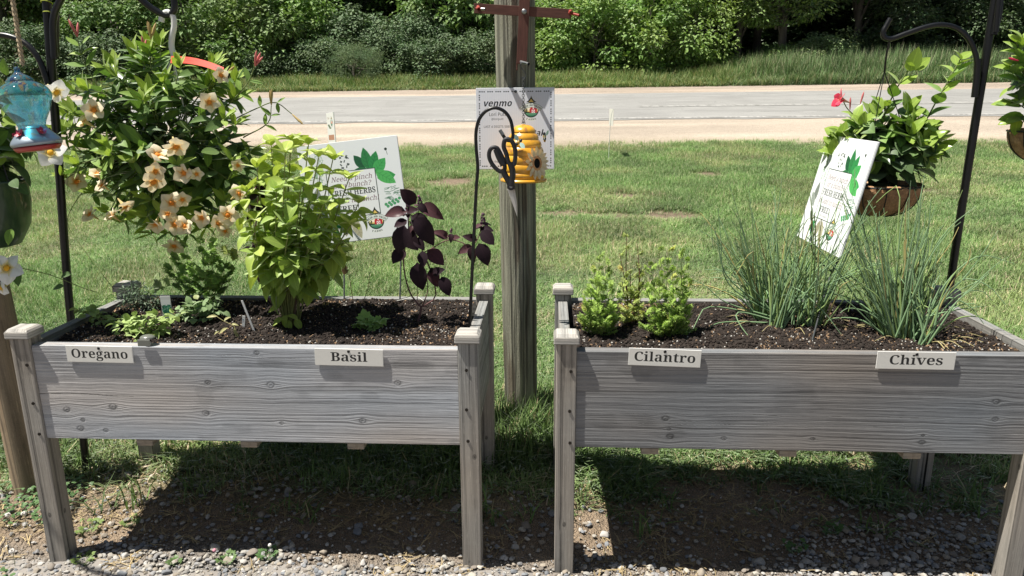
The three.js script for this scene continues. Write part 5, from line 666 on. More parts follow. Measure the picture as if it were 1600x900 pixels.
// ---------------------------------------------------------------- herbs in the planters
const ground = (u, v) => { let z = -0.25; for (let i = 0; i < 12; i++) { const p = at(u, v, z); const s = soilH(p.x, clamp(z, -0.49, -0.04)); z = clamp(z + (s - p.y) * 3.2, -0.49, -0.04); } const p = at(u, v, z); return V(p.x, soilH(p.x, z) - 0.006, z); };
{ // lime green basil
  const b = ground(455, 503), o = thing('basil_plant', 'large lime green basil plant in the left planter', 'plant', b), z = b.z, r = rng(6), q = (u, v, d = 0) => rel(o, at(u, v, z + d));
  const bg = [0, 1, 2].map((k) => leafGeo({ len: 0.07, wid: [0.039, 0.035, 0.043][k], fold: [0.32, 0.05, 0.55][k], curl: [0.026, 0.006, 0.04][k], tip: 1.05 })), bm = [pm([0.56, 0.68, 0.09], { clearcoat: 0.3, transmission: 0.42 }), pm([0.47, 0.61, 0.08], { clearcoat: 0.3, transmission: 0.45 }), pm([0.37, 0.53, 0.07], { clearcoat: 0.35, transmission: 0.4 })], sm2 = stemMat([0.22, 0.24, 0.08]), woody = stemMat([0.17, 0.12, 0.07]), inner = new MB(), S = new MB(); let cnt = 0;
  const tips = [[402, 262, .03], [385, 300, .05], [424, 228, 0], [446, 238, .07], [455, 220, -.03], [482, 226, .02], [498, 246, .08], [520, 250, 0], [545, 280, .04], [560, 318, .02], [548, 352, .06], [530, 385, .0], [396, 345, .09], [408, 385, .06], [432, 300, .11], [470, 290, .1], [505, 320, .11], [452, 355, .13], [488, 375, .12], [425, 400, .1], [462, 415, .11], [505, 410, .05], [410, 300, -.08], [450, 270, -.09], [500, 275, -.09], [530, 320, -.08], [440, 340, -.1], [490, 345, -.08]];
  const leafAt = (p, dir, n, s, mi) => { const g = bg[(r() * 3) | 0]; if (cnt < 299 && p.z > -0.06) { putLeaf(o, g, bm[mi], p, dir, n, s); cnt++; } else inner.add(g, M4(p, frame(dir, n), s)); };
  for (const [u, v, dz] of tips) {
    const end = q(u, v, dz), low = q(451 + (u - 460) * 0.22 + 14 * (r() - 0.5), 456, dz * 0.35), cv = new THREE.CatmullRomCurve3([V((u - 460) * 0.0002 + (r() - 0.5) * 0.014, 0.003, dz * 0.15), low, low.clone().lerp(end, 0.5).add(V((u - 460) * 0.0002, 0.01, dz * 0.15)), end]), L = cv.getLength(); S.add(taper(cv.getPoints(8), 0.003, 0.0015, 12, 5)); const tn = cv.getTangent(1), a0 = r() * 6.283;
    for (let k = 0; k < 5; k++) { const a = a0 + k * 1.257; leafAt(end, V(Math.cos(a) * 0.8, 0.75 - 0.25 * k * r(), Math.sin(a) * 0.8).add(tn.clone().multiplyScalar(0.3)), V(-Math.cos(a) * 0.4, 0.8, -Math.sin(a) * 0.4), 0.5 + 0.4 * r(), 0); }
    for (let k = 0; k < 7; k++) { const p = cv.getPoint(0.55 + 0.42 * r()), d = rdir(r); d.y *= 0.6; if (p.y < 0.12) continue; leafAt(p.addScaledVector(d, 0.016), d.add(V(0, 0.35 - 0.8 * r(), 0)), V(d.x * 0.4, 0.85, d.z * 0.4).addScaledVector(rdir(r), 0.4), 0.45 + 0.5 * r(), (r() * 2.6) | 0); }
    for (let j = 0; j < 6; j++) { const t = 1 - (0.03 + 0.038 * j * (1 + 0.25 * r())) / L; if (t < 0.28) break; const p = cv.getPoint(t); if (p.y < 0.125) break; const az = a0 + j * 1.57, big = (0.82 + 0.09 * j) * (0.75 + 0.5 * r()); for (const e of [-1, 1]) { if (r() < 0.08) continue; const d = V(Math.cos(az) * e, 0.4 - 0.15 * j - 0.45 * r(), Math.sin(az) * e).addScaledVector(rdir(r), 0.35); leafAt(p, d, V(Math.cos(az) * e * 0.6, 0.8, Math.sin(az) * e * 0.6).addScaledVector(rdir(r), 0.3), Math.min(1.3, big), j < 2 ? (r() < 0.6 ? 0 : 1) : 1 + ((r() * 2) | 0)); } }
  }
  for (const [u, v, dx, dy] of [[425, 480, -1, -0.1], [430, 500, -1, -0.3], [443, 500, -0.4, -1], [452, 508, 0.1, -1], [470, 505, 0.7, -0.8], [462, 495, -0.3, 0.6]]) putLeaf(o, bg[0], bm[1], q(u + 18 * -dx * 0.7, v + dy * 8, 0.05), V(dx, dy, 0.5), V(0, 0.8, 0.5), 0.55);
  for (const [u0, u1, d] of [[440, 430, 0], [448, 446, 0.01], [456, 462, -0.01], [462, 478, 0.015], [452, 455, -0.02]]) obj('stem', taper([q(450 + (u0 - 450) * 0.8, 508, d), q(u0, 470, d), q(u1, 420, d)], 0.0042, 0.0028, 8, 7), woody, o);
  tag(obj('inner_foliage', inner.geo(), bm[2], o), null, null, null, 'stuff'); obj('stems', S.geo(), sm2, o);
}
const purG = [0, 1, 2].map((k) => leafGeo({ len: 0.062, wid: [0.036, 0.032, 0.039][k], fold: [0.38, 0.55, 0.2][k], curl: [0.02, 0.03, 0.012][k], tip: 1.05 })), purM = [pm([0.02, 0.008, 0.014], { clearcoat: 0.12, specularIntensity: 0.35, roughness: 0.8, transmission: 0.06 }), pm([0.03, 0.009, 0.016], { clearcoat: 0.12, specularIntensity: 0.35, roughness: 0.8, transmission: 0.08 }), pm([0.075, 0.014, 0.022], { clearcoat: 0.25, transmission: 0.2 })], purS = stemMat([0.15, 0.075, 0.07]);
const spike = (o, p, s, r) => { const b = new MB(); for (let k = 0; k < 34; k++) { const t = r(), a = r() * 6.283; b.add(new THREE.IcosahedronGeometry(0.0036 * (0.6 + 0.6 * r()), 0), T(Math.cos(a) * 0.007 * (1 - 0.6 * t), t * 0.034, Math.sin(a) * 0.007 * (1 - 0.6 * t)), r() < 0.14 ? [4.5, 2.2, 3.8] : [1, 1, 1]); } const m = obj('flower_spike', b.geo(), std({ color: new THREE.Color().setRGB(0.08, 0.04, 0.06), vertexColors: true, roughness: 0.8 }), o); m.position.copy(p); m.scale.setScalar(s); const n = 6 + ((r() * 3) | 0); for (let k = 0; k < n; k++) { const a = k / n * 6.283 + r(), y = 0.004 - 0.012 * (k % 2); putLeaf(o, purG[k % 3], purM[k % 3 === 2 ? 2 : k % 2], p.clone().add(V(0, y, 0)), V(Math.cos(a), 0.25 * (r() - 0.4), Math.sin(a)), V(0, 1, 0.2), s * (0.28 + 0.3 * r())); } };
{ // purple basil, tall one right
  const b = ground(651, 505), o = thing('purple_basil', 'dark purple basil plant before the thin hook rod', 'plant', b, null), z = b.z, r = rng(9), q = (u, v, d = 0) => rel(o, at(u, v, z + d));
  for (const [pts, a, c] of [[[[651, 510], [657, 488], [658, 478]], 0.0042, 0.0036], [[[658, 480], [642, 460], [632, 425], [631, 395], [638, 365], [637, 330]], 0.0026, 0.0018], [[[658, 480], [680, 465], [678, 440], [670, 415], [655, 380], [640, 345]], 0.0026, 0.0016], [[[660, 478], [668, 455], [666, 425]], 0.002, 0.0012], [[[655, 398], [675, 388], [700, 375], [720, 378], [735, 386], [748, 370], [752, 350]], 0.0018, 0.0014], [[[652, 470], [652, 440], [655, 420]], 0.0013, 0.001], [[[640, 372], [650, 345], [656, 320]], 0.0016, 0.0012]]) obj('stem', taper(pts.map(([u, v]) => q(u, v)), a, c, 14, 6), purS, o);
  // [base u, v, tip u, v, scale, material, forward]
  for (const [u, v, u2, v2, s, m, d] of [[650, 318, 628, 296, .85, 1, .02], [657, 322, 692, 334, .7, 2, .02], [655, 318, 668, 334, .5, 0, .03], [634, 330, 602, 331, .7, 2, .01], [636, 330, 652, 325, .5, 1, .03], [648, 340, 680, 378, 1.2, 0, .05], [642, 338, 672, 352, .9, 0, .02], [632, 352, 622, 394, 1.25, 0, .06], [628, 358, 652, 388, 1.1, 0, .03], [648, 372, 664, 388, .9, 0, .03], [628, 388, 614, 410, .8, 0, .03], [632, 390, 622, 408, .6, 1, .0], [660, 392, 662, 416, 1.05, 0, .05], [668, 390, 694, 410, .75, 2, .01], [652, 410, 658, 452, 1.2, 0, .05], [672, 420, 685, 446, .9, 2, .02], [690, 432, 703, 460, 1.0, 0, .05], [676, 428, 692, 418, .45, 0, .04], [672, 424, 680, 418, .35, 0, .02], [700, 372, 680, 358, .7, 2, .0], [704, 365, 706, 378, .5, 1, .02], [708, 372, 718, 368, .4, 2, 0], [738, 385, 716, 392, .6, 2, .02], [738, 385, 738, 410, .95, 1, .04], [748, 380, 764, 412, 1.05, 0, .04], [752, 360, 772, 380, .95, 0, .03], [745, 375, 726, 366, .6, 1, 0], [752, 358, 770, 357, .5, 0, .01], [636, 344, 616, 352, .6, 1, .02], [645, 352, 640, 362, .5, 2, .03]]) { const p = q(u, v, d), e = q(u2, v2, d + 0.012), L = p.distanceTo(e); putLeaf(o, purG[(u + v) % 3], purM[m], p, e.clone().sub(p).add(V(0, 0, 0.012)), V(-0.25 + 0.5 * r(), 0.45, 0.85), Math.max(0.4, 1.12 * L / 0.062)); }
  spike(o, q(637, 332), 1.0, r); spike(o, q(656, 322), 0.85, r); spike(o, q(755, 352), 1.0, r); spike(o, q(705, 370), 0.7, r);
}
{ // small purple basil beside the lime one
  const b = ground(428, 478), o = thing('purple_basil', 'slender dark purple basil stem left of the lime green basil', 'plant', b), z = b.z, r = rng(10), q = (u, v, d = 0) => rel(o, at(u, v, z + d)), e = 0.17;
  obj('stem', taper([q(430, 480), q(412, 455), q(400, 425), q(395, 395), q(400, 350), q(404, 300, e)], 0.0036, 0.0016, 14, 6), purS, o);
  for (const [u, v, u2, v2, s] of [[402, 300, 385, 295, .5], [405, 298, 420, 285, .5], [402, 302, 392, 310, .5], [406, 304, 418, 306, .5], [402, 330, 384, 345, .8], [404, 318, 412, 338, .7], [394, 388, 376, 392, .5], [396, 392, 404, 378, .5], [398, 420, 380, 440, .6], [400, 322, 388, 322, .5]]) { const p = q(u, v, e), en = q(u2, v2, e + 0.01); putLeaf(o, purG[(u + v) % 3], purM[(u + v) % 2], p, en.sub(p), V(0.2, 0.5, 0.8), s); }
  spike(o, q(403, 296, e), 0.9, r); spike(o, q(397, 388, 0.1), 0.7, r);
}
function lobed(n, len, wid, seed) {                       // small divided leaf lying in the xz plane
  const b = new MB(), l = leafGeo({ len, wid, fold: 0.15, curl: len * 0.2, tip: 1.6, seg: 3 }); for (let k = 0; k < n; k++) { const a = (k - (n - 1) / 2) * 0.75; b.add(l, M4(V(Math.sin(a) * len * 0.1, 0, 0), new THREE.Quaternion().setFromAxisAngle(up, a), k === (n - 1) / 2 ? 1.15 : 0.9)); } return b.geo();
}
const white1 = (g) => { g.setAttribute('color', new THREE.Float32BufferAttribute(new Float32Array(g.attributes.position.count * 3).fill(1), 3)); return g; };
function leafy(name, label, base, tops, r, o2) {           // several upright stems carrying many small leaves
  const o = thing(name, label, 'plant', base, o2.group), L = new MB(), cap = 300; let cnt = 0;
  for (const [e, wdt, n] of tops) {
    const end = rel(o, e), b0 = V(end.x * 0.25 + (r() - 0.5) * 0.02, 0, end.z * 0.25 + (r() - 0.5) * 0.02), cv = new THREE.CatmullRomCurve3([b0, b0.clone().lerp(end, 0.5).add(V((r() - 0.5) * 0.02, 0, (r() - 0.5) * 0.02)), end]); obj('stem', taper(cv.getPoints(4), o2.sr ?? 0.0016, 0.0008, 8, 5), o2.stem, o);
    if (o2.frond) { const nf = Math.max(5, Math.round(n / 9)); for (let f = 0; f < nf; f++) { const t = mix(o2.t0 ?? 0.1, 1, (f + r()) / nf), s0 = cv.getPoint(t), az = f * 2.4 + r(), len = wdt * (0.55 + 0.75 * r()) * (1.15 - 0.6 * t), d = V(Math.cos(az), 1.0 + 0.8 * t - 0.5 * r(), Math.sin(az)).normalize(), e1 = s0.clone().addScaledVector(d, len).add(V(0, -0.2 * len * r(), 0)); L.add(white1(taper([s0, s0.clone().lerp(e1, 0.5).add(V(0, 0.1 * len, 0)), e1], 0.0007, 0.0004, 3, 3)), null, [0.8, 0.85, 0.7]); const tint = o2.tint(t, r); for (let k = 0; k < 11; k++) { const tt = 0.3 + 0.7 * k / 10, p = s0.clone().lerp(e1, tt), sd = k % 2 ? 1 : -1, dir = k === 10 ? d.clone() : d.clone().multiplyScalar(0.7).add(V(-Math.sin(az) * sd, 0.1, Math.cos(az) * sd)).addScaledVector(rdir(r), 0.25), nn = V(-d.x * 0.4, 0.9, -d.z * 0.4).addScaledVector(rdir(r), 0.45), g = o2.geos[(r() * o2.geos.length) | 0], s = (0.5 + 0.5 * r()) * (1.15 - 0.4 * tt); if (o2.parts && cnt < o2.parts) { putLeaf(o, g, o2.mat, p, dir, nn, s); cnt++; } else L.add(g, M4(p, frame(dir, nn), s), tint); } } continue; }
    for (let k = 0; k < n; k++) { const t = mix(o2.t0 ?? 0.15, 1, Math.sqrt(r())), p = cv.getPoint(t), d = rdir(r); d.y *= 0.5; p.addScaledVector(d, wdt * 1.12 * (0.25 + 0.75 * r()) * (1.05 - 0.55 * t)); const dir = d.clone().add(V(0, 0.25 - 0.5 * r(), 0)), nn = V(d.x * 0.4, 0.9, d.z * 0.4).addScaledVector(rdir(r), 0.5), g = o2.geos[(r() * o2.geos.length) | 0], s = (0.65 + 0.6 * r()), tint = o2.tint(t, r); if (o2.parts && cnt < o2.parts && d.z > -0.2) { putLeaf(o, g, o2.mat, p, dir, nn, s); cnt++; } else L.add(g, M4(p, frame(dir, nn), s), tint); }
  }
  tag(obj('foliage', L.geo(), o2.mat, o), null, null, null, 'stuff'); return o;
}
{
  const r = rng(15), cil = [lobed(5, 0.013, 0.0042, 1), lobed(5, 0.0115, 0.0055, 2), lobed(7, 0.015, 0.0032, 3)], cm = leafMat([0.34, 0.5, 0.075], { clearcoat: 0.15, transmission: 0.4 }), ym = leafMat([0.45, 0.54, 0.13], { clearcoat: 0.1, transmission: 0.4 }), gs = stemMat([0.2, 0.26, 0.08]), rs = stemMat([0.16, 0.08, 0.05]);
  const tops = (list, n, w, d) => list.map(([u, v, dz]) => [at(u, v, d + (dz ?? 0)), w, n]);
  const cg = 'cilantro plants in the right planter', tint = (t, q) => { const s = 0.8 + 0.45 * q(), y = q() < 0.07 ? 1.35 : 1; return [s * y, s, s]; };
  const fan = (list, n, w, d) => list.map(([u, v, dz, m]) => [at(u, v, d + (dz ?? 0)), w * (m ?? 1), Math.round(n * (m ?? 1))]);
  let b = ground(935, 520); leafy('cilantro_plant', 'bright green bushy cilantro nearest the corner post of the right planter', b, fan([[938, 393, 0, 0.8], [928, 420, 0.02], [952, 415, -0.02], [922, 450, 0.04], [955, 445, 0.03], [938, 440, 0.05], [916, 475, 0.05], [932, 485, 0.07], [955, 480, 0.06], [912, 500, 0.05], [965, 500, 0.05], [945, 505, 0.08], [970, 462, 0.0]], 120, 0.04, b.z), r, { geos: cil, mat: cm, stem: gs, tint, group: cg, t0: 0.05, frond: true });
  b = ground(985, 500); leafy('cilantro_plant', 'sparse yellowing cilantro with dark reddish stems behind the others', b, fan([[979, 366, 0, 0.7], [968, 395], [996, 384], [985, 425, 0.02], [972, 440, 0.03], [988, 475, 0.06], [978, 490, 0.07], [998, 500, 0.07], [972, 505, 0.08], [1000, 420], [990, 460, 0.03], [1005, 450, 0.02]], 52, 0.042, b.z), r, { geos: cil, mat: ym, stem: rs, tint, sr: 0.003, t0: 0.1, group: cg, frond: true });
  b = ground(1048, 522); leafy('cilantro_plant', 'widest feathery cilantro clump beside the first chives', b, fan([[1046, 384, 0, 0.8], [1064, 390, 0, 0.8], [1030, 392, 0, 0.8], [1074, 408, -0.03], [1016, 410], [1050, 420, 0.04], [1080, 440, 0.01], [1030, 445, 0.05], [1066, 455, 0.05], [1008, 450, 0.02], [1046, 470, 0.07], [1078, 480, 0.04], [1022, 485, 0.06], [1056, 500, 0.08], [1004, 490, 0.04], [1036, 512, 0.08], [1000, 512, 0.06], [1070, 508, 0.06]], 105, 0.042, b.z), r, { geos: cil, mat: cm, stem: gs, tint, group: cg, t0: 0.05, frond: true });
  // parsley-like herb and low herbs in the left planter
  const par = [lobed(3, 0.022, 0.016, 1), lobed(5, 0.02, 0.012, 2)], pmn = leafMat([0.3, 0.48, 0.1], { clearcoat: 0.35, transmission: 0.35 });
  b = ground(315, 482); leafy('leafy_herb', 'tall jagged green herb beneath the cream mandevilla', b, tops([[312, 372], [292, 388], [338, 375], [358, 395, -0.03], [275, 405], [330, 400, 0.04], [300, 410, 0.05], [350, 425], [285, 430, 0.03], [322, 430, 0.06], [372, 405, -0.05], [340, 445, 0.04], [265, 425]], 44, 0.06, b.z), r, { geos: par, mat: pmn, stem: gs, tint, t0: 0.25, parts: 200, frond: true });
  const ore = [leafGeo({ len: 0.026, wid: 0.018, fold: 0.25, curl: 0.008, tip: 1.5, seg: 4 }), leafGeo({ len: 0.022, wid: 0.0155, fold: 0.15, curl: 0.003, tip: 1.5, seg: 4 })];
  const om = leafMat([0.34, 0.46, 0.13], { clearcoat: 0.2, transmission: 0.3 }), om2 = leafMat([0.22, 0.33, 0.13], { clearcoat: 0.2 }), om3 = leafMat([0.1, 0.17, 0.085], { clearcoat: 0.3 });
  b = ground(225, 522); leafy('oregano_plant', 'pale green oregano spreading low beside its sign plate', b, tops([[205, 500], [225, 495], [245, 490], [262, 498], [212, 522, 0.02], [235, 528, 0.03], [250, 512], [190, 505], [275, 490], [222, 512, 0.02]], 22, 0.042, b.z), r, { geos: ore, mat: om, stem: gs, tint, t0: 0.4, parts: 180 });
  b = ground(175, 505); leafy('oregano_plant', 'small pale oregano sprig at the left end of the soil', b, tops([[150, 492], [168, 500], [185, 498], [142, 483], [127, 482], [158, 508]], 14, 0.026, b.z), r, { geos: ore, mat: om, stem: gs, tint, t0: 0.4, parts: 80 });
  b = ground(300, 500); leafy('oregano_plant', 'grey green low herb right of the green plant tag', b, tops([[298, 478], [312, 470], [325, 478], [285, 488], [305, 492], [330, 465], [340, 482]], 24, 0.04, b.z), r, { geos: ore, mat: om2, stem: gs, tint, t0: 0.3, parts: 140 });
  const nee = [leafGeo({ len: 0.02, wid: 0.0042, fold: 0.1, curl: 0.003, tip: 1, seg: 2 })];
  b = ground(215, 482); leafy('thyme_plant', 'dark needle leaved herb at the back left corner of the soil', b, tops([[205, 438], [220, 445], [195, 452], [235, 450], [248, 462], [212, 462], [188, 468], [240, 470]], 75, 0.03, b.z), r, { geos: nee, mat: om3, stem: stemMat([0.1, 0.1, 0.05]), tint, t0: 0.05 });
  b = ground(575, 512); leafy('seedling', 'small shaded green seedling in the middle of the left planter', b, tops([[572, 498], [585, 503], [560, 508], [595, 500]], 12, 0.022, b.z), r, { geos: par, mat: pmn, stem: gs, tint, t0: 0.5, parts: 40 });
  b = ground(370, 525); { const o = thing('withered_sprig', 'pale withered sprig lying on the soil before the white plant tag', 'plant', b), q = (u, v, d = 0.0) => rel(o, at(u, v, b.z + d)), wm = leafMat([0.5, 0.48, 0.2]), wl = leafGeo({ len: 0.03, wid: 0.008, fold: 0.4, curl: 0.012, tip: 1, seg: 4 }); obj('stem', taper([q(372, 530), q(366, 510), q(352, 503), q(338, 494)], 0.0012, 0.0008, 10, 5), stemMat([0.4, 0.36, 0.16]), o); for (const [u, v, dx, dy] of [[340, 494, -1, 0.2], [350, 502, 0.4, 0.5], [362, 506, 1, 0.1], [366, 512, 0.3, -1], [370, 520, 0.4, -1], [372, 526, -0.3, -1], [344, 516, -1, -0.4], [356, 512, -0.8, -0.3]]) putLeaf(o, wl, wm, q(u, v, 0.01), V(dx, dy, 0.4), V(0, 0.7, 0.7), 0.7 + 0.4 * r()); }
  { const bb = ground(275, 470), o = thing('pale_leaf', 'large pale lobed leaf on a thin stalk behind the green plant tag', 'leaf', bb), q = (u, v, d = 0) => rel(o, at(u, v, bb.z + d)); obj('stem', taper([q(292, 462), q(285, 445), q(272, 436), q(255, 440, 0.02)], 0.0014, 0.001, 10, 5), gs, o); const g = lobed(5, 0.05, 0.04, 3), m = putLeaf(o, g, leafMat([0.27, 0.36, 0.13], { transmission: 0.45 }), q(252, 436, 0.03), V(-0.55, -0.9, 0.4), V(-0.3, 0.5, 0.8), 0.9); }
  for (const [u0, v0, u1, v1, u2, v2, lab, lf] of [[552, 470, 545, 430, 535, 400, 'thin dry stem with a brown leaf right of the lime basil', 1], [565, 475, 575, 450, 578, 425, 'bare thin stem between lime basil and purple basil', 0]]) { const bb = ground(u0, v0), o = thing('dry_stem', lab, 'plant', bb), q = (u, v) => rel(o, at(u, v, bb.z)); obj('stem', taper([V(0, 0, 0), q(u1, v1), q(u2, v2)], 0.0014, 0.0008, 8, 5), stemMat([0.16, 0.12, 0.06]), o); if (lf) putLeaf(o, leafGeo({ len: 0.04, wid: 0.022, fold: 0.3, curl: 0.015 }), leafMat([0.2, 0.13, 0.07]), q(541, 415), V(-0.3, -1, 0.2), V(0.2, 0.3, 1), 0.9); for (let k = 0; k < 4; k++) putLeaf(o, ore[1], om2, q(mix(u1, u2, k / 3), mix(v1, v2, k / 3)), V(k % 2 ? 1 : -1, 0.2, 0.3), V(0, 0.8, 0.5), 0.4); }
}
{ // chives
  const r = rng(21), mats = [leafMat([0.23, 0.38, 0.18], { transmission: 0.25, clearcoat: 0.3 }), leafMat([0.29, 0.42, 0.13], { transmission: 0.25, clearcoat: 0.3 }), leafMat([0.46, 0.4, 0.14], { transmission: 0.2 })], dry = stemMat([0.42, 0.36, 0.17]);
  const chive = (label, u, v, spread, n, bias, fixed, seed) => {
    const b = ground(u, v), o = thing('chive_clump', label, 'plant', b, 'chive clumps in the right planter'), stuff = [new MB(), new MB(), new MB()]; let parts = 0; const subs = Array.from({ length: 9 }, () => [(r() - 0.5) * spread, (r() - 0.5) * spread * 0.75, r() * 6.283, 0.08 + 0.42 * r(), 0.8 + 0.4 * r()]);
    const blade = (pts, rad, part, k) => { const g = taper(pts, rad, rad * 0.25, 14, 5); if (!g.attributes.color) g.setAttribute('color', new THREE.Float32BufferAttribute(new Float32Array(g.attributes.position.count * 3).fill(1), 3)); if (part) obj('blade', g, mats[k], o); else stuff[k].add(g, null, (() => { const s = 0.75 + 0.5 * r(); return [s, s, s]; })()); };
    for (let k = 0; k < n; k++) {
      const c = subs[(r() * subs.length) | 0], a = c[2] + (r() - 0.5) * 2.6, lean = c[3] * (0.35 + 1.1 * r()) + (r() < 0.12 ? 0.5 : 0), len = (0.18 + 0.25 * r()) * c[4], bx = c[0] + (r() - 0.5) * 0.035, bz = c[1] + (r() - 0.5) * 0.03, d = V(Math.cos(a) * lean + bias + bx * 3, 1, Math.sin(a) * lean * 0.6 + bz * 2).normalize(), sag = (0.04 + 0.16 * lean) * r(), p0 = V(bx, -0.005, bz), pts = [p0];
      for (const t of [0.3, 0.6, 0.85, 1]) pts.push(p0.clone().addScaledVector(d, len * t).add(V(d.x * sag * t * t * 0.6, -sag * t * t * t * 0.9, d.z * sag * t * t * 0.5)));
      if (k % 9 === 3) { const m = pts[3].clone(); pts[4] = m.clone().add(V(d.x * 0.08 + (r() - 0.5) * 0.06, -0.05 - 0.04 * r(), (r() - 0.5) * 0.06)); }
      for (const i of [2, 3, 4]) pts[i].add(V((r() - 0.5) * 0.006 * i, 0, (r() - 0.5) * 0.006 * i));
      if (k % 17 === 5) { const m = pts[2].clone(); pts[3] = m.clone().add(V(d.x * 0.07 + 0.02, -0.015, 0.02)); pts[4] = m.clone().add(V(d.x * 0.13 + 0.03, -0.06, 0.04)); }
      blade(pts, 0.0021 + 0.0021 * r(), k % 2 === 0 && parts++ < 110, k % 19 === 7 ? 2 : k % 3 === 0 ? 1 : 0);
    }
    for (const P of fixed) blade(P.map(([uu, vv, d], i) => (i === 0 ? V((r() - 0.5) * spread * 0.5, 0, 0) : rel(o, at(uu, vv, b.z + (d ?? 0))))), 0.0034, true, 0);
    for (let k = 0; k < 16; k++) { const a = r() * 6.283, c = V(Math.cos(a) * spread * 0.6, 0.008, Math.sin(a) * spread * 0.45); obj('dry_blade', taper([c, c.clone().add(V(Math.cos(a) * 0.03, 0.012, Math.sin(a) * 0.03)), c.clone().add(V(Math.cos(a) * 0.075, 0.003, Math.sin(a) * 0.06))], 0.0014, 0.0008, 6, 4), dry, o); }
    stuff.forEach((s, i) => tag(obj('inner_blades', s.geo(), mats[i], o), null, null, null, 'stuff'));
  };
  chive('left chive clump with tall tangled blades beside the cilantro', 1225, 502, 0.18, 190, -0.02, [
    [[1150, 500], [1136, 440], [1126, 370], [1122, 325]], [[1150, 500], [1135, 430], [1120, 370], [1112, 345], [1114, 390]], [[1180, 500], [1195, 420], [1215, 330], [1222, 275]], [[1180, 500], [1150, 420], [1110, 370], [1093, 360]], [[1150, 500], [1130, 470], [1100, 445], [1068, 432]], [[1130, 490], [1105, 480], [1090, 500, 0.05], [1078, 525, 0.1]], [[1150, 480], [1150, 490, 0.08], [1165, 520, 0.13], [1186, 539, 0.16]], [[1180, 490], [1215, 515, 0.06], [1260, 520, 0.09], [1310, 525, 0.1]], [[1190, 500], [1240, 410], [1290, 365], [1310, 350]], [[1175, 500], [1200, 430], [1165, 400, 0.03], [1160, 380, 0.03]], [[1160, 490], [1110, 510, 0.08], [1105, 540, 0.12]], [[1190, 490], [1240, 450, 0.05], [1280, 480, 0.1], [1320, 530, 0.13]]]);
  chive('right chive clump with upright blades above the Chives plate', 1432, 527, 0.15, 165, 0.03, [
    [[1420, 520], [1440, 430], [1480, 360], [1525, 322]], [[1440, 520], [1480, 440], [1530, 400], [1585, 412]], [[1440, 520], [1500, 460], [1535, 455], [1550, 470]], [[1400, 520], [1385, 440], [1375, 380], [1374, 330]], [[1400, 520], [1370, 470], [1350, 420], [1330, 365]], [[1400, 520], [1390, 430], [1384, 412], [1300, 440]], [[1420, 520], [1440, 500, 0.03], [1490, 485, 0.05], [1540, 478, 0.05]], [[1440, 520], [1470, 470], [1510, 430], [1560, 360]], [[1410, 520], [1425, 420], [1452, 350], [1462, 322]], [[1430, 520], [1440, 430], [1450, 360], [1455, 310]]]);
}
{ // tags and string
  const t = (name, lab, u0, v0, u1, v1, w, print, d = 0) => { const b = ground(u0, v0), o = thing(name, lab, 'plant tag', b), e = rel(o, at(u1, v1, b.z + d)), L = e.length(), p = obj('stake', box(w, L + 0.01, 0.0014, 0.0005), std({ color: 0xd4d5d2, roughness: 0.5 }), o); p.position.copy(e).multiplyScalar(0.5); p.quaternion.setFromUnitVectors(up, e.clone().normalize()); if (print) { const m = obj('print', new THREE.PlaneGeometry(w * 0.92, L * 0.6), std({ map: canvasTex(64, 96, print), roughness: 0.5 }), p); m.position.set(0, L * 0.12, 0.0016); } return o; };
  t('plant_tag', 'plain white plant stake leaning in the soil before the lime basil', 398, 517, 379, 472, 0.006, null); 
  t('plant_tag', 'small white plant tag beside the plain white stake', 380, 513, 381, 496, 0.009, (x, W, H) => { x.fillStyle = '#d9dbd8'; x.fillRect(0, 0, W, H); x.fillStyle = '#4a6f8a'; x.fillRect(8, 10, 40, 12); x.fillStyle = '#556'; x.fillRect(10, 32, 36, 5); x.fillRect(10, 44, 28, 5); });
  const g = t('plant_tag', 'white and green picture tag among the low herbs', 264, 502, 258, 465, 0.031, (x, W, H) => { x.fillStyle = '#dfe3df'; x.fillRect(0, 0, W, H); const r = rng(2); for (let i = 0; i < 160; i++) { x.fillStyle = ['#1f6b4f', '#2b8060', '#145039', '#56a27c'][(r() * 4) | 0]; x.beginPath(); x.ellipse(4 + r() * 56, 34 + r() * 60, 6, 3, r() * 3, 0, 7); x.fill(); } }, 0.0);
  const sb = ground(590, 474), s = thing('string', 'thin white string running over the soil to the purple basil', 'string', sb); obj('strand', tube([V(0, 0.005, 0), rel(s, at(620, 470, sb.z)), rel(s, at(650, 464, sb.z)), rel(s, at(662, 470, sb.z + 0.03))], 0.0009, 24, 5), std({ color: 0xd8d8d0, roughness: 0.8 }), s);
}
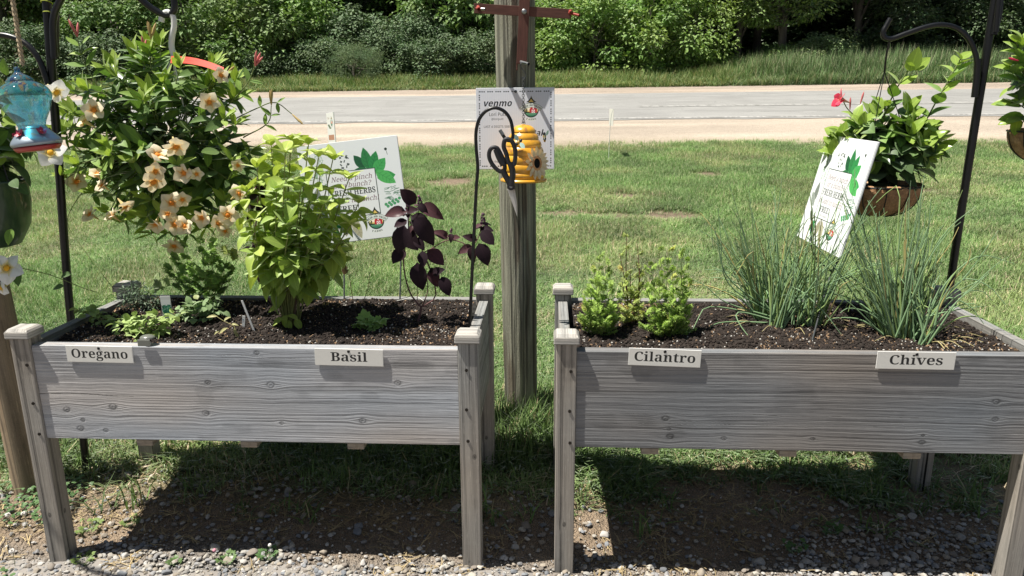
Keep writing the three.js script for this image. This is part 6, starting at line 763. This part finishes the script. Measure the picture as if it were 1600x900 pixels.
{ // weeds on the ground
  const r = rng(33), par = [lobed(5, 0.016, 0.009, 1), lobed(3, 0.018, 0.011, 2)], wm = leafMat([0.12, 0.22, 0.05]), wy = leafMat([0.2, 0.3, 0.06]), clov = leafMat([0.09, 0.2, 0.045]), wf = std({ color: 0xdcd8d2, roughness: 0.8 }), pk = std({ color: 0xc98a9a, roughness: 0.8 });
  const weed = (u, v, s, mat, lab, fl) => { const p = onG(u, v); if (!p) return; const o = thing('weed', lab, 'weed', p, 'weeds in the gravel'); for (let k = 0; k < 16; k++) { const a = k * 2.4, l = 0.8 * s * (0.4 + 0.7 * r()), t = V(Math.cos(a) * l * 0.8, l * (0.35 + 0.5 * r()), Math.sin(a) * l * 0.8); obj('stem', taper([V(0, -0.004, 0), t.clone().multiplyScalar(0.5).add(V(0, l * 0.12, 0)), t], 0.0008, 0.0006, 4, 4), mat, o); putLeaf(o, par[k % 2], mat, t, V(t.x, 0.01, t.z).normalize().add(V(0, 0.1, 0)), V(0, 1, 0.3), 0.55 + 0.3 * r()); } if (fl) { const h = V(-0.03 * fl, s * 1.3, 0.005); obj('stem', taper([V(0, 0, 0), h.clone().multiplyScalar(0.6), h], 0.001, 0.0007, 5, 4), mat, o); const b = obj('blossom', new THREE.IcosahedronGeometry(0.0055, 1), fl > 0 ? pk : wf, o); b.position.copy(h); } };
  weed(355, 880, 0.034, wm, 'feathery weed with a pink bud at the gravel edge', 1); weed(420, 872, 0.035, clov, 'dark shaded weed with white blossom under the left planter', -0.3); weed(132, 880, 0.032, wy, 'bright green weed right of the left front post', 0); weed(275, 882, 0.02, wm, 'tiny weed in the gravel left of the feathery weed', 0); weed(205, 822, 0.04, wy, 'yellow green sunlit weed between the left planter posts', 0); weed(140, 832, 0.05, wy, 'straggling yellow weed beside the left front post', 0); weed(1240, 862, 0.045, clov, 'dark low weed in the shade under the right planter', 0); weed(1300, 835, 0.04, clov, 'dark weed among stones under the right planter', 0);
  const cl = [lobed(3, 0.009, 0.009, 1)], L = [], C = []; for (let k = 0; k < 900; k++) { const x = -1.95 + 0.5 * r(), z = -0.35 + 0.55 * r(), m = fbm(x * 5, z * 5, 3); if (m < 0.44 || x > -1.46 - 0.05 * r()) continue; L.push(M4(V(x, G(x, z) + 0.008 + 0.035 * r(), z), frame(V(r() - 0.5, 0.1, r() - 0.5), V(0.3 * (r() - 0.5), 1, 0.3)), 0.8 + 0.6 * r())); const t = 0.7 + 0.6 * r(); C.push([t, t, t]); }
  tag(inst('clover', cl[0], clov, L, C), 'clover and low weeds at the foot of the left post', 'clover');
  for (const [u, v, lab] of [[17, 790, 'white clover blossom on a thin stalk left of the planter'], [42, 788, 'white clover blossom closest to the left front post'], [24, 848, 'low white clover blossom at the bottom left']]) { const p = onG(u, v + 40), o = thing('clover_blossom', lab, 'flower', p, 'white clover blossoms'); const h = V(0.003, 0.055, 0); obj('stem', taper([V(0, -0.004, 0), h.clone().multiplyScalar(0.5), h], 0.0009, 0.0008, 4, 4), clov, o); const b = new MB(); for (let k = 0; k < 26; k++) { const d = rdir(r); b.add(new THREE.IcosahedronGeometry(0.0026, 0), T(d.x * 0.006, 0.056 + d.y * 0.005, d.z * 0.006)); } obj('blossom', b.geo(), wf, o); }
}
renderer.render(scene, camera);
